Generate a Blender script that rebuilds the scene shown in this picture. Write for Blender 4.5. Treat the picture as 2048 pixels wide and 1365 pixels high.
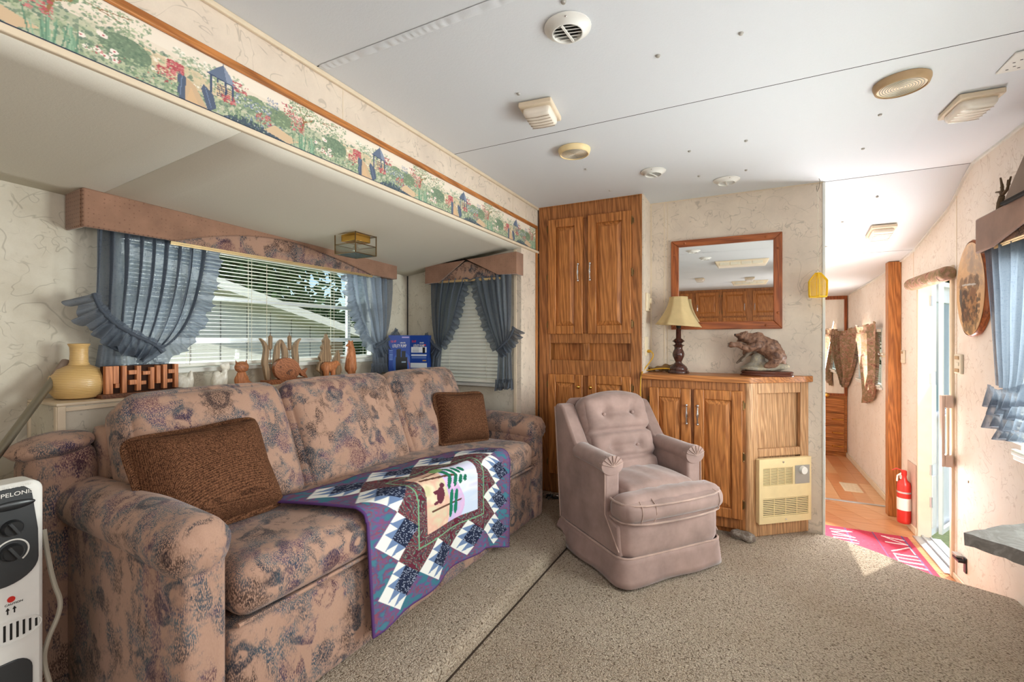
import bpy, bmesh, math, random
import numpy as np
from mathutils import Vector, Matrix, Euler
random.seed(4); np.random.seed(4)
for o in list(bpy.data.objects): bpy.data.objects.remove(o)
SC = bpy.context.scene; COL = SC.collection
U = 1.2                        # one script unit is the camera height, 1.2 m; meshes and locations are scaled to metres
pi = math.pi; TH = math.radians(26.76); FP = 914.0
def at(px, py, X=None, Y=None, Z=None):
    """point on a known plane (wall, floor, ceiling) of the room seen at a pixel of the 2048x1365 photograph"""
    xc = (px-1024)/FP; yc = (677-py)/FP
    d = Vector((-math.sin(TH)+math.cos(TH)*xc, math.cos(TH)+math.sin(TH)*xc, yc))
    if X is not None: s = X/d.x
    elif Y is not None: s = Y/d.y
    else: s = (Z-1)/d.z
    return Vector((d.x*s, d.y*s, 1+d.z*s))
# ------------------------------------------------------------------ camera, world, lights, exposure
cam = bpy.data.cameras.new('camera'); camo = bpy.data.objects.new('camera', cam); COL.objects.link(camo)
camo.location = (0, 0, U); camo.rotation_euler = (pi/2, 0, TH)
cam.sensor_width = 36; cam.lens = FP/2048*36; cam.shift_y = -5.5/2048; cam.clip_start = .02
SC.camera = camo
SC.view_settings.view_transform = 'Standard'; SC.view_settings.look = 'None'
SC.view_settings.gamma = 1; SC.view_settings.use_curve_mapping = False
SC.view_settings.exposure = 0.0
w = bpy.data.worlds.new('sky'); SC.world = w; w.use_nodes = True
nt = w.node_tree; nt.nodes.clear()
sk = nt.nodes.new('ShaderNodeTexSky'); sk.sky_type = 'NISHITA'; sk.sun_disc = False
sk.sun_elevation = math.radians(55); sk.sun_rotation = math.radians(60)
bg = nt.nodes.new('ShaderNodeBackground'); bg.inputs[1].default_value = .25
ou = nt.nodes.new('ShaderNodeOutputWorld'); nt.links.new(sk.outputs[0], bg.inputs[0]); nt.links.new(bg.outputs[0], ou.inputs[0])
def sun(direction, power, ang=.6):
    l = bpy.data.lights.new('sun', 'SUN'); l.energy = power; l.angle = math.radians(ang); l.color = (1, .95, .86)
    o = bpy.data.objects.new('sun', l); COL.objects.link(o); o.location = (3, 3, 6)
    o.rotation_euler = Vector(direction).to_track_quat('-Z', 'Y').to_euler()
def area(name, loc, direction, sx, sy, power, color=(1, 1, 1)):
    l = bpy.data.lights.new(name, 'AREA'); l.shape = 'RECTANGLE'; l.size = sx*U; l.size_y = sy*U; l.energy = power; l.color = color
    o = bpy.data.objects.new(name, l); COL.objects.link(o); o.location = Vector(loc)*U
    o.rotation_euler = Vector(direction).to_track_quat('-Z', 'Z').to_euler()
sun((-.33, -.46, -.82), 6.0)
area('rear_fill', (.0, -2.45, .80), (-.05, 1, -.12), 1.9, .7, 22, (.97, .985, 1))  # unseen fill lamp added behind the camera; no window is built there
area('right_side_fill', (.88, .55, 1.05), (-1, .30, -.25), 1.3, .7, 26, (.97, .985, 1))  # added fill lamp out of view, in front of solid right wall
area('doorway_daylight', (1.02, 3.34, .42), (-.70, -.62, .34), .42, 1.2, 84, (.98, .99, 1))
area('slide_window_daylight', (-3.2, 1.5, 1.75), (1, -.05, -.40), 2.4, 1.0, 210, (1, .985, .96))
area('right_window_daylight', (1.30, 1.86, 1.12), (-1, .0, -.10), 1.1, .7, 170, (1, .98, .95))
area('cupboard_fill', (.88, -1.2, 1.10), (-1, -.55, .05), .8, .6, 20, (1, .98, .95))  # lamp added only to brighten the cupboards reflected in the mirror
area('hallway_window_daylight', (.90, 4.72, .86), (-1, -.12, .15), .7, .4, 24, (1, .97, .93))
# ------------------------------------------------------------------ materials
def lin(c):
    return tuple((x/255/12.92 if x/255 <= .04045 else ((x/255+.055)/1.055)**2.4) for x in c[:3])+(1,)
class NT:
    def __init__(s, name, rough=.6, metal=0, spec=.3):
        s.m = bpy.data.materials.new(name); s.m.use_nodes = True; s.t = s.m.node_tree; s.n = s.t.nodes; s.n.clear()
        s.b = s.n.new('ShaderNodeBsdfPrincipled'); s.o = s.n.new('ShaderNodeOutputMaterial')
        s.t.links.new(s.b.outputs[0], s.o.inputs[0])
        s.b.inputs['Roughness'].default_value = rough; s.b.inputs['Metallic'].default_value = metal
        s.b.inputs['Specular IOR Level'].default_value = spec
        s.tc = s.n.new('ShaderNodeTexCoord').outputs['Object']
    def L(s, a, b):
        if isinstance(a, bpy.types.NodeSocket): s.t.links.new(a, b)
        elif isinstance(a, tuple): b.default_value = a if len(a) == len(b.default_value) else a[:len(b.default_value)]
        else: b.default_value = a
    def map(s, scale=(1, 1, 1), rot=(0, 0, 0), vec=None, loc=(0, 0, 0)):
        n = s.n.new('ShaderNodeMapping'); s.L(vec or s.tc, n.inputs[0]); n.inputs[1].default_value = loc; n.inputs[2].default_value = rot; n.inputs[3].default_value = scale
        return n.outputs[0]
    def noise(s, scale, detail=3, vec=None, rough=.5, dist=0, col=False):
        n = s.n.new('ShaderNodeTexNoise'); s.L(vec or s.tc, n.inputs['Vector']); n.inputs['Scale'].default_value = scale
        n.inputs['Detail'].default_value = detail; n.inputs['Roughness'].default_value = rough; n.inputs['Distortion'].default_value = dist
        return n.outputs[1 if col else 0]
    def vor(s, scale, vec=None, feat='F1', out='Distance', rnd=1):
        n = s.n.new('ShaderNodeTexVoronoi'); n.feature = feat; s.L(vec or s.tc, n.inputs['Vector']); n.inputs['Scale'].default_value = scale
        n.inputs['Randomness'].default_value = rnd
        return n.outputs[out]
    def wave(s, scale, dist=0, vec=None, dirn='X', detail=2, dscale=1, typ='BANDS'):
        n = s.n.new('ShaderNodeTexWave'); n.wave_type = typ
        if typ == 'BANDS': n.bands_direction = dirn
        else: n.rings_direction = dirn
        s.L(vec or s.tc, n.inputs['Vector']); n.inputs['Scale'].default_value = scale; n.inputs['Distortion'].default_value = dist
        n.inputs['Detail'].default_value = detail; n.inputs['Detail Scale'].default_value = dscale
        return n.outputs['Fac']
    def ramp(s, fac, stops, const=False):
        n = s.n.new('ShaderNodeValToRGB'); s.L(fac, n.inputs[0]); e = n.color_ramp.elements
        if const: n.color_ramp.interpolation = 'CONSTANT'
        while len(e) < len(stops): e.new(.5)
        for i, (p, c) in enumerate(stops):
            e[i].position = p; e[i].color = (c, c, c, 1) if isinstance(c, (int, float)) else c
        return n.outputs[0]
    def mix(s, fac, a, b, blend='MIX'):
        n = s.n.new('ShaderNodeMix'); n.data_type = 'RGBA'; n.blend_type = blend; s.L(fac, n.inputs[0]); s.L(a, n.inputs[6]); s.L(b, n.inputs[7])
        return n.outputs[2]
    def math(s, op, a, b=0.0, clamp=False):
        n = s.n.new('ShaderNodeMath'); n.operation = op; n.use_clamp = clamp; s.L(a, n.inputs[0]); s.L(b, n.inputs[1]); return n.outputs[0]
    def add(s, a, b):
        n = s.n.new('ShaderNodeVectorMath'); n.operation = 'ADD'; s.L(a, n.inputs[0]); s.L(b, n.inputs[1]); return n.outputs[0]
    def scale(s, a, k):
        n = s.n.new('ShaderNodeVectorMath'); n.operation = 'SCALE'; s.L(a, n.inputs[0]); n.inputs['Scale'].default_value = k; return n.outputs[0]
    def bump(s, h, strength=.3, dist=.002):
        n = s.n.new('ShaderNodeBump'); n.inputs['Strength'].default_value = strength; n.inputs['Distance'].default_value = dist
        s.L(h, n.inputs['Height']); s.t.links.new(n.outputs[0], s.b.inputs['Normal'])
    def col(s, c): s.L(c, s.b.inputs['Base Color'])
def plain(name, c, rough=.5, metal=0, spec=.3, var=.06, bump=0, bscale=200):
    n = NT(name, rough, metal, spec); c = lin(c)
    f = n.noise(18, 4); d = tuple(x*(1-var*2) for x in c[:3])+(1,)
    n.col(n.mix(f, d, tuple(min(1, x*(1+var)) for x in c[:3])+(1,)))
    if bump: n.bump(n.noise(bscale, 2), bump, .001)
    return n.m
def m_wall(name, base, vein, warm):
    n = NT(name, .75, spec=.2)
    def wisps(sc, loc, wd, ds):
        f = n.noise(sc, 2, n.map(loc=loc), dist=ds); return n.ramp(n.math('ABSOLUTE', n.math('SUBTRACT', f, .5)), [(0, 1.), (wd*.5, .7), (wd, 0.)])
    l1 = wisps(5.2, (0, 0, 0), .011, 1.6); l2 = wisps(9, (4, 7, 2), .014, 1.3)
    gate = n.ramp(n.noise(9, 2), [(.46, 0.), (.54, 1.)]); gate2 = n.ramp(n.noise(12, 2, n.map(loc=(3, 1, 7))), [(.46, 0.), (.54, 1.)])
    lines = n.math('MAXIMUM', n.math('MULTIPLY', l1, gate), n.math('MULTIPLY', l2, gate2))
    blot = n.ramp(n.noise(5, 5, rough=.65), [(.35, 0.), (.7, 1.)])
    c = n.mix(blot, lin(base), lin(warm)); fine = n.noise(240, 2)
    c = n.mix(n.math('MULTIPLY', lines, .52), c, lin(vein)); c = n.mix(n.math('MULTIPLY', fine, .12), c, lin(vein))
    n.col(c); n.bump(n.math('ADD', fine, lines), .12, .001); return n.m
def m_oak(name, axis, light=(188, 122, 66), dark=(146, 86, 42), scale=1.0, rough=.38):
    n = NT(name, rough, spec=.35)
    st = {'x': (.9, 11, 11), 'y': (11, .9, 11), 'z': (11, 11, .9)}[axis]
    v = n.map(tuple(k*scale for k in st)); wv = n.add(v, n.scale(n.noise(1.2, 3, v, col=True), .9))
    rings = n.wave(2.1, 5.0, wv, 'DIAGONAL', 3, 1.2)
    st2 = {'x': (8, 190, 190), 'y': (190, 8, 190), 'z': (190, 190, 8)}[axis]
    pores = n.noise(1, 2, n.map(tuple(k*scale for k in st2)))
    md = lambda k: lin(tuple(a*k+b*(1-k) for a, b in zip(light, dark)))
    c = n.ramp(rings, [(0, md(.28)), (.3, md(.68)), (.75, lin(light)), (1, lin(tuple(min(255, a*1.06) for a in light)))])
    p = n.ramp(pores, [(.38, 1.), (.52, 0.)])
    c = n.mix(n.math('MULTIPLY', p, .34), c, lin(tuple(a*.55 for a in dark)))
    n.col(c); n.bump(pores, .12, .0006); return n.m
def m_ceiling(name, c):
    n = NT(name, .85, spec=.1); f = n.noise(300, 3, rough=.7); g = n.noise(120, 2)
    n.col(n.mix(n.math('MULTIPLY', f, .16), lin(c), lin(tuple(x*.8 for x in c)))); n.bump(n.math('ADD', f, g), .22, .0015); return n.m
def m_carpet():
    n = NT('carpet_pile', .95, spec=.05)
    v = n.add(n.tc, n.scale(n.noise(60, 2, col=True), .02))
    t = n.vor(150, v); f = n.noise(420, 2); big = n.noise(2.3, 4, rough=.6); mid = n.noise(34, 3)
    c = n.ramp(t, [(0, lin((228, 213, 194))), (.5, lin((202, 184, 163))), (.9, lin((106, 89, 74)))])
    c = n.mix(n.math('MULTIPLY', n.ramp(mid, [(.4, 0.), (.7, 1.)]), .35), c, lin((176, 160, 140)))
    c = n.mix(n.ramp(big, [(.42, 0.), (.72, .45)]), c, lin((172, 150, 126)))
    n.col(c); n.bump(n.math('ADD', n.math('MULTIPLY', t, -1.6), n.math('ADD', f, n.math('MULTIPLY', mid, 1.5))), 1.0, .006); return n.m
def m_sofa():
    n = NT('floral_chenille', .9, spec=.1)
    n.b.inputs['Sheen Weight'].default_value = .15
    v = n.add(n.tc, n.scale(n.noise(9, 3, col=True), .10))
    d = n.vor(8.0, v); ring = n.ramp(d, [(.15, 0.), (.19, 1.), (.30, 1.), (.35, 0.)])
    arc = n.ramp(n.noise(11, 1), [(.42, 0.), (.52, 1.)]); ring = n.math('MULTIPLY', ring, arc)
    patch = n.ramp(n.noise(9.5, 5, n.map(loc=(5, 2, 1)), rough=.62), [(.47, 0.), (.56, 1.)])
    leaf = n.ramp(n.noise(15, 4, n.map((1, 1, .55), loc=(1, 8, 2)), rough=.6, dist=.7), [(.53, 0.), (.60, 1.)])
    th = n.noise(1, 1, n.map((420, 420, 130))); stip = n.ramp(th, [(.40, 0.), (.54, 1.)])
    hue = n.noise(6, 2, n.map(loc=(9, 4, 4)))
    dark = n.ramp(hue, [(.36, lin((66, 50, 44))), (.44, lin((58, 68, 78))), (.52, lin((72, 94, 104))), (.58, lin((72, 60, 90))), (.66, lin((96, 62, 72)))])
    tan = n.mix(n.noise(5, 3), lin((168, 132, 112)), lin((190, 155, 135))); tan = n.mix(n.math('MULTIPLY', th, .35), tan, lin((128, 94, 78)))
    c = n.mix(n.math('MULTIPLY', n.math('MULTIPLY', patch, stip), .85), tan, dark)
    c = n.mix(n.math('MULTIPLY', n.math('MULTIPLY', leaf, stip), .9), c, n.mix(.35, dark, lin((40, 38, 48))))
    c = n.mix(n.math('MULTIPLY', ring, n.math('ADD', n.math('MULTIPLY', stip, .45), .5)), c, n.mix(.5, dark, lin((46, 40, 48))))
    n.col(c); n.bump(th, .3, .0015); return n.m
def m_velvet(name, c, dot=None):
    n = NT(name, .8, spec=.12); n.b.inputs['Sheen Weight'].default_value = .45; n.b.inputs['Sheen Roughness'].default_value = .4
    b = n.ramp(n.noise(7, 4, rough=.6), [(.3, lin(tuple(x*.86 for x in c))), (.75, lin(tuple(min(255, x*1.08) for x in c)))])
    if dot:
        d = n.vor(dot[0], n.map((1, 1, 1), (0, 0, 0)), rnd=.15); b = n.mix(n.ramp(d, [(.16, .75), (.26, 0.)]), b, lin(dot[1]))
    n.col(b); n.bump(n.noise(500, 1), .2, .0006); return n.m
def m_tweed():
    n = NT('brown_tweed', .95, spec=.08)
    k = n.math('SUBTRACT', 1.0, n.vor(300, n.map((1, 1, 1)), rnd=.35)); f = n.noise(160, 2)
    c = n.ramp(n.math('ADD', n.math('MULTIPLY', k, .7), n.math('MULTIPLY', f, .5)), [(.42, lin((44, 28, 20))), (.62, lin((92, 60, 42))), (.85, lin((140, 98, 70)))])
    n.col(c); n.bump(k, .35, .002); return n.m
def m_curtain():
    n = NT('blue_cotton', .85, spec=.1)
    wv = n.math('ADD', n.noise(1, 1, n.map((60, 60, 900))), n.noise(1, 1, n.map((900, 900, 60))))
    c = n.mix(n.ramp(wv, [(.7, 0.), (1.25, 1.)]), lin((84, 94, 110)), lin((128, 137, 150))); n.col(c)
    n.bump(wv, .15, .0008)
    tr = n.n.new('ShaderNodeBsdfTranslucent'); n.L(c, tr.inputs[0]); mx = n.n.new('ShaderNodeMixShader'); mx.inputs[0].default_value = .55
    tp = n.n.new('ShaderNodeBsdfTransparent'); m2 = n.n.new('ShaderNodeMixShader'); n.L(n.ramp(wv, [(.85, .02), (1.2, .26)]), m2.inputs[0])
    n.t.links.new(n.b.outputs[0], mx.inputs[1]); n.t.links.new(tr.outputs[0], mx.inputs[2]); n.t.links.new(mx.outputs[0], m2.inputs[1]); n.t.links.new(tp.outputs[0], m2.inputs[2]); n.t.links.new(m2.outputs[0], n.o.inputs[0]); return n.m
def m_camo():
    n = NT('camo_cotton', .9, spec=.1); v = n.add(n.tc, n.scale(n.noise(10, 3, col=True), .12))
    c = n.ramp(n.noise(16, 4, v), [(.3, lin((128, 92, 78))), (.42, lin((190, 148, 128))), (.52, lin((146, 132, 100))), (.62, lin((204, 166, 148))), (.72, lin((116, 92, 80)))]); n.col(c)
    tr = n.n.new('ShaderNodeBsdfTranslucent'); n.L(c, tr.inputs[0]); mx = n.n.new('ShaderNodeMixShader'); mx.inputs[0].default_value = .2
    n.t.links.new(n.b.outputs[0], mx.inputs[1]); n.t.links.new(tr.outputs[0], mx.inputs[2]); n.t.links.new(mx.outputs[0], n.o.inputs[0]); return n.m
def m_print(name, rough=.6, weave=0):
    n = NT(name, rough, spec=.2); a = n.n.new('ShaderNodeAttribute'); a.attribute_name = 'print'; n.col(a.outputs['Color'])
    if weave: n.bump(n.noise(weave, 2), .25, .0012)
    return n.m
def m_glass(name, c=(235, 240, 240), rough=.05, alpha=.82):
    n = NT(name, rough); tr = n.n.new('ShaderNodeBsdfTransparent'); tr.inputs[0].default_value = lin(c); gl = n.n.new('ShaderNodeBsdfGlossy'); gl.inputs['Roughness'].default_value = rough
    mx = n.n.new('ShaderNodeMixShader'); mx.inputs[0].default_value = 1-alpha
    n.t.links.new(tr.outputs[0], mx.inputs[1]); n.t.links.new(gl.outputs[0], mx.inputs[2]); n.t.links.new(mx.outputs[0], n.o.inputs[0]); return n.m
def m_marble(name, a, b, rough=.3):
    n = NT(name, rough, spec=.5); n.col(n.ramp(n.noise(22, 5, rough=.65, dist=1.2), [(.38, lin(a)), (.55, lin(b)), (.7, lin(a))])); return n.m
M = dict(
 wall=m_wall('veined_wallpaper', (228, 212, 194), (158, 146, 130), (212, 196, 180)),
 wall_slide=m_wall('veined_wallpaper_aged', (216, 209, 194), (148, 140, 124), (200, 190, 172)),
 wall_pink=m_wall('veined_wallpaper_hall', (236, 227, 217), (186, 168, 152), (230, 218, 205)),
 ceil=m_ceiling('white_ceiling_vinyl', (223, 226, 230)), ceil_slide=m_ceiling('cream_ceiling_vinyl', (222, 216, 202)),
 trim=plain('cream_trim', (224, 206, 180), .5), trimw=plain('white_trim', (226, 226, 220), .4), seam=plain('seam_shadow_gap', (70, 68, 66), .9), gapbrown=plain('carpet_gap', (62, 50, 40), .95),
 oakx=m_oak('oak_grain_across', 'x'), oaky=m_oak('oak_grain_along', 'y'), oakz=m_oak('oak_grain_upright', 'z'),
 paleoak=m_oak('pale_oak', 'z', (204, 160, 118), (170, 122, 84)), oakfr=m_oak('oak_face_frame', 'z', (172, 112, 64), (128, 78, 42)),
 redoak=m_oak('reddish_oak', 'x', (166, 92, 48), (130, 66, 34)), redoakz=m_oak('reddish_oak_upright', 'z', (166, 92, 48), (130, 66, 34)),
 carpet=m_carpet(), sofa=m_sofa(), velvet=m_velvet('mauve_velvet', (162, 136, 128)), velvet2=m_velvet('mauve_velvet_piping', (178, 150, 138)),
 pelmet=m_velvet('pink_brown_pelmet', (154, 118, 98), (62, (108, 78, 64))), tweed=m_tweed(), curtain=m_curtain(), camo=m_camo(),
 brass=plain('polished_brass', (224, 178, 92), .22, 1), brassd=plain('aged_brass', (128, 104, 70), .35, 1), chrome=plain('chrome', (220, 220, 222), .15, 1),
 alu=plain('aluminium', (206, 212, 218), .35, .8), gold=plain('pale_gold_strip', (226, 200, 150), .3, .7),
 blind=plain('white_slat', (240, 240, 230), .45), glass=m_glass('window_glass', alpha=.98), ribglass=m_glass('ribbed_glass', (214, 226, 220), .15, .7),
 cream=plain('cream_plastic', (232, 214, 184), .45), almond=plain('almond_enamel', (238, 214, 164), .45), white=plain('white_enamel', (232, 230, 224), .35), ivory=plain('ivory_plastic', (226, 218, 198), .4),
 tan=plain('tan_plastic', (182, 152, 116), .5), dark=plain('dark_slot', (36, 33, 30), .8), black=plain('black_plastic', (30, 31, 33), .3, spec=.5), charcoal=plain('charcoal_panel', (58, 60, 62), .28, spec=.5),
 grey=plain('grey_plate', (168, 164, 156), .4, .3), mauveplastic=plain('taupe_plastic', (206, 182, 168), .5),
 woodlt=m_oak('carved_light_wood', 'z', (196, 128, 84), (168, 100, 62), 1.5, .55), woodmid=m_oak('carved_mid_wood', 'x', (168, 106, 70), (130, 78, 50), 1.5, .5), wooddk=m_oak('carved_dark_wood', 'x', (120, 78, 56), (84, 52, 38), 1.5, .5),
 woodgr=m_oak('carved_grey_wood', 'z', (158, 130, 100), (122, 98, 74), 1.5, .6),
 vase=None, deepwood=plain('dark_recess_wood', (58, 38, 30), .8, spec=.1), stone=m_marble('white_alabaster', (236, 232, 222), (214, 206, 190), .35),
 bear=m_marble('bronze_brown_bear', (84, 56, 44), (142, 104, 82), .6), rock=m_marble('painted_rock', (176, 162, 136), (140, 132, 122), .8), stump=plain('grey_driftwood', (122, 106, 92), .8, var=.2, bump=.6), mahog=plain('mahogany', (92, 48, 32), .25, spec=.5),
 shade=plain('parchment_shade', (206, 180, 132), .8, var=.1), lampbody=m_marble('mottled_brown_resin', (44, 28, 24), (84, 50, 42), .2),
 mirror=plain('mirror_silver', (236, 236, 232), .015, 1, var=.0), yellow=plain('yellow_plastic', (250, 206, 40), .5), cordy=plain('yellow_cord', (196, 148, 40), .5), burlap=plain('brown_leaf_cloth', (150, 118, 76), .9, var=.2, bump=.5),
 red=plain('red_paint', (206, 48, 40), .3, spec=.5), label=plain('white_label', (232, 228, 220), .6), metal=plain('scuffed_pole', (136, 128, 112), .35, .6), slate=m_marble('weathered_slate', (142, 138, 132), (116, 110, 104), .6),
 grass=plain('grass_blades', (112, 124, 84), .9, var=.3), leaf=plain('tree_leaves', (70, 98, 48), .8, var=.45), trunk=plain('bark', (92, 76, 60), .9, var=.2), siding=plain('pale_siding', (226, 222, 210), .6), roofm=plain('grey_roofing', (150, 152, 150), .8), doorw=plain('white_door_skin', (242, 244, 246), .35),
 bulb=m_glass('clear_bulb', (250, 250, 248), .05, .8), prismatic=m_glass('prismatic_lens', (248, 242, 234), .25, .55), lens=plain('frosted_lens', (236, 226, 212), .2, spec=.6), antler=plain('antler_brown', (104, 84, 62), .7), fawn=plain('taupe_felt', (146, 128, 116), .9, bump=.3), cable=plain('grey_cord', (176, 168, 152), .5),
)
n = NT('glazed_stoneware', .3, spec=.5); n.col(n.mix(n.ramp(n.wave(52, .6, n.tc, 'Z'), [(.3, 0.), (.7, 1.)]), lin((192, 154, 96)), lin((212, 178, 120)))); n.bump(n.wave(52, .6, n.tc, 'Z'), .3, .001); M['vase'] = n.m
n = NT('laminate_plank', .28, spec=.5); rv = n.n.new('ShaderNodeObjectInfo').outputs['Random']
gr = n.noise(1, 3, n.map((3, 60, 10))); n.col(n.mix(n.ramp(rv, [(0, 0.), (1, 1.)]), n.ramp(gr, [(.3, lin((190, 120, 76))), (.7, lin((212, 146, 98)))]), n.ramp(gr, [(.3, lin((214, 164, 116))), (.7, lin((232, 188, 142)))]))); M['lam'] = n.m
M['print'] = m_print('printed_paper'); M['quiltprint'] = m_print('quilted_cotton', .9, 260); M['matprint'] = m_print('woven_mat', .95, 300); M['gloss'] = m_print('glossy_print', .3)
n = NT('wicker_mesh_yellow', .5); n.col(lin((250, 206, 40)))
# ------------------------------------------------------------------ mesh builder
class MB:
    def __init__(s): s.bm = bmesh.new(); s.mi = 0
    def face(s, vs):
        try: f = s.bm.faces.new(vs); f.material_index = s.mi; return f
        except ValueError: return None
    def v(s, p): return s.bm.verts.new(p)
    def box(s, a, b, M4=None):
        x0, y0, z0 = a; x1, y1, z1 = b
        P = [Vector(p) for p in ((x0, y0, z0), (x1, y0, z0), (x1, y1, z0), (x0, y1, z0), (x0, y0, z1), (x1, y0, z1), (x1, y1, z1), (x0, y1, z1))]
        if M4: P = [M4 @ p for p in P]
        V = [s.v(p) for p in P]
        for q in ((0, 3, 2, 1), (4, 5, 6, 7), (0, 1, 5, 4), (1, 2, 6, 5), (2, 3, 7, 6), (3, 0, 4, 7)): s.face([V[i] for i in q])
        return s
    def cbox(s, c, sz, M4=None):
        return s.box([c[i]-sz[i]/2 for i in range(3)], [c[i]+sz[i]/2 for i in range(3)], M4)
    def prism(s, pts, axis, a0, a1, F=None):
        def mk(p, a):
            q = {'x': (a, p[0], p[1]), 'y': (p[0], a, p[1]), 'z': (p[0], p[1], a)}[axis]
            return Vector(F(*q)) if F else Vector(q)
        A = [s.v(mk(p, a0)) for p in pts]; B = [s.v(mk(p, a1)) for p in pts]; n = len(pts)
        s.face(A[::-1]); s.face(B)
        for i in range(n): s.face([A[i], A[(i+1) % n], B[(i+1) % n], B[i]])
        return s
    def hexa(s, P):
        V = [s.v(p) for p in P]
        for q in ((0, 3, 2, 1), (4, 5, 6, 7), (0, 1, 5, 4), (1, 2, 6, 5), (2, 3, 7, 6), (3, 0, 4, 7)): s.face([V[i] for i in q])
        return s
    def tube(s, pts, r, seg=8, cap=True, closed=False, sq=1.0):
        pts = [Vector(p) for p in pts]; n = len(pts); R = r if isinstance(r, (list, tuple)) else [r]*n; rings = []; up = None
        for i, p in enumerate(pts):
            a = pts[i-1] if i else (pts[-1] if closed else pts[0]); b = pts[(i+1) % n] if (i < n-1 or closed) else pts[-1]
            t = (b-a).normalized()
            if up is None: up = Vector((0, 0, 1)) if abs(t.z) < .9 else Vector((1, 0, 0))
            x = t.cross(up).normalized(); y = x.cross(t).normalized(); up = y
            rings.append([s.v(p+R[i]*(math.cos(2*pi*k/seg)*x+sq*math.sin(2*pi*k/seg)*y)) for k in range(seg)])
        for i in range(n if closed else n-1):
            A, B = rings[i], rings[(i+1) % n]
            for k in range(seg): s.face([A[k], A[(k+1) % seg], B[(k+1) % seg], B[k]])
        if cap and not closed: s.face(rings[0][::-1]); s.face(rings[-1])
        return s
    def cyl(s, p0, p1, r, seg=16): return s.tube([p0, p1], r, seg)
    def lathe(s, prof, c=(0, 0, 0), seg=24, M4=None):
        rings = []
        for r, z in prof:
            ring = []
            for k in range(seg):
                p = Vector((c[0]+r*math.cos(2*pi*k/seg), c[1]+r*math.sin(2*pi*k/seg), c[2]+z)) if M4 is None else M4 @ Vector((r*math.cos(2*pi*k/seg), r*math.sin(2*pi*k/seg), z))
                ring.append(s.v(p))
            rings.append(ring)
        for A, B in zip(rings, rings[1:]):
            for k in range(seg): s.face([A[k], A[(k+1) % seg], B[(k+1) % seg], B[k]])
        s.face(rings[0][::-1]); s.face(rings[-1]); return s
    def ell(s, c, r, u=12, v=8, M4=None):
        m = Matrix.Translation(Vector(c)) @ Matrix.Diagonal((r[0], r[1], r[2], 1)); m = M4 @ m if M4 else m
        bmesh.ops.create_uvsphere(s.bm, u_segments=u, v_segments=v, radius=1, matrix=m); return s
    def grid(s, nu, nv, f, wrapu=False):
        V = [[s.v(f(i/nu, j/nv)) for i in range(nu if wrapu else nu+1)] for j in range(nv+1)]
        for j in range(nv):
            for i in range(nu):
                i2 = (i+1) % nu if wrapu else i+1
                s.face([V[j][i], V[j][i2], V[j+1][i2], V[j+1][i]])
        return s
    def soft(s, c, size, r, puff=(0, 0, 0), n=10, M4=None, fn=None):
        hs = Vector(size)/2; c = Vector(c); vm = {}
        def key(p): return tuple(round(x, 5) for x in p)
        def pos(p):
            q = Vector([p[i]*hs[i] for i in range(3)]); inn = Vector([max(-hs[i]+r, min(hs[i]-r, q[i])) for i in range(3)]); d = q-inn
            if d.length > 1e-9: q = inn+d.normalized()*r
            for i in range(3):
                a, b = p[(i+1) % 3], p[(i+2) % 3]; q[i] += (1 if p[i] > 0 else -1)*abs(p[i])**2*puff[i]*max(0, 1-a*a)**.7*max(0, 1-b*b)**.7
            if fn: q = fn(q, p)
            q = q+c
            return M4 @ q if M4 else q
        def warp(t): return math.copysign(1-(1-abs(t))**1.6, t)
        def vert(p):
            p = tuple(warp(x) for x in p); k = key(p)
            if k not in vm: vm[k] = s.v(pos(p))
            return vm[k]
        for ax in range(3):
            for sg in (-1, 1):
                for i in range(n):
                    for j in range(n):
                        qs = []
                        for di, dj in ((0, 0), (1, 0), (1, 1), (0, 1)):
                            p = [0, 0, 0]; p[ax] = sg; p[(ax+1) % 3] = -1+2*(i+di)/n; p[(ax+2) % 3] = -1+2*(j+dj)/n; qs.append(vert(p))
                        s.face(qs if sg > 0 else qs[::-1])
        return s
    def build(s, name, mat, parent=None, local=False, smooth=35, bevel=0, solid=0, sub=0, normals=True, off=-1):
        bm = s.bm
        if normals: bmesh.ops.recalc_face_normals(bm, faces=bm.faces)
        root = parent
        while root is not None and root.parent is not None: root = root.parent
        if root is not None and not local:
            mi = Matrix.LocRotScale(root.location/U, root.rotation_euler, None).inverted()
            bmesh.ops.transform(bm, matrix=mi, verts=bm.verts)
        bmesh.ops.scale(bm, vec=(U, U, U), verts=bm.verts)
        me = bpy.data.meshes.new(name); bm.to_mesh(me); bm.free()
        for mm in (mat if isinstance(mat, list) else [mat]): me.materials.append(mm)
        if smooth:
            me.shade_smooth()
            if smooth < 180: me.set_sharp_from_angle(angle=math.radians(smooth))
        o = bpy.data.objects.new(name, me); COL.objects.link(o)
        if parent: o.parent = parent
        if bevel:
            b = o.modifiers.new('edge', 'BEVEL'); b.width = bevel*U; b.segments = 2; b.limit_method = 'ANGLE'; b.angle_limit = math.radians(40)
        if solid:
            b = o.modifiers.new('thick', 'SOLIDIFY'); b.thickness = solid*U; b.offset = off
        if sub:
            b = o.modifiers.new('sub', 'SUBSURF'); b.levels = sub; b.render_levels = sub
        return o
def tag(o, label, cat, group=None, kind=None):
    o['label'] = label; o['category'] = cat
    if group: o['group'] = group
    if kind: o['kind'] = kind
    return o
def thing(name, label, cat, loc=(0, 0, 0), rz=0, group=None):
    o = bpy.data.objects.new(name, None); COL.objects.link(o); o.location = Vector(loc)*U; o.rotation_euler = (0, 0, rz); o.empty_display_size = .05
    return tag(o, label, cat, group)
def struct(name, mb, mat, parent=None, **k):
    o = mb.build(name, mat, parent, **k); o['kind'] = 'structure'; return o
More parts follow.
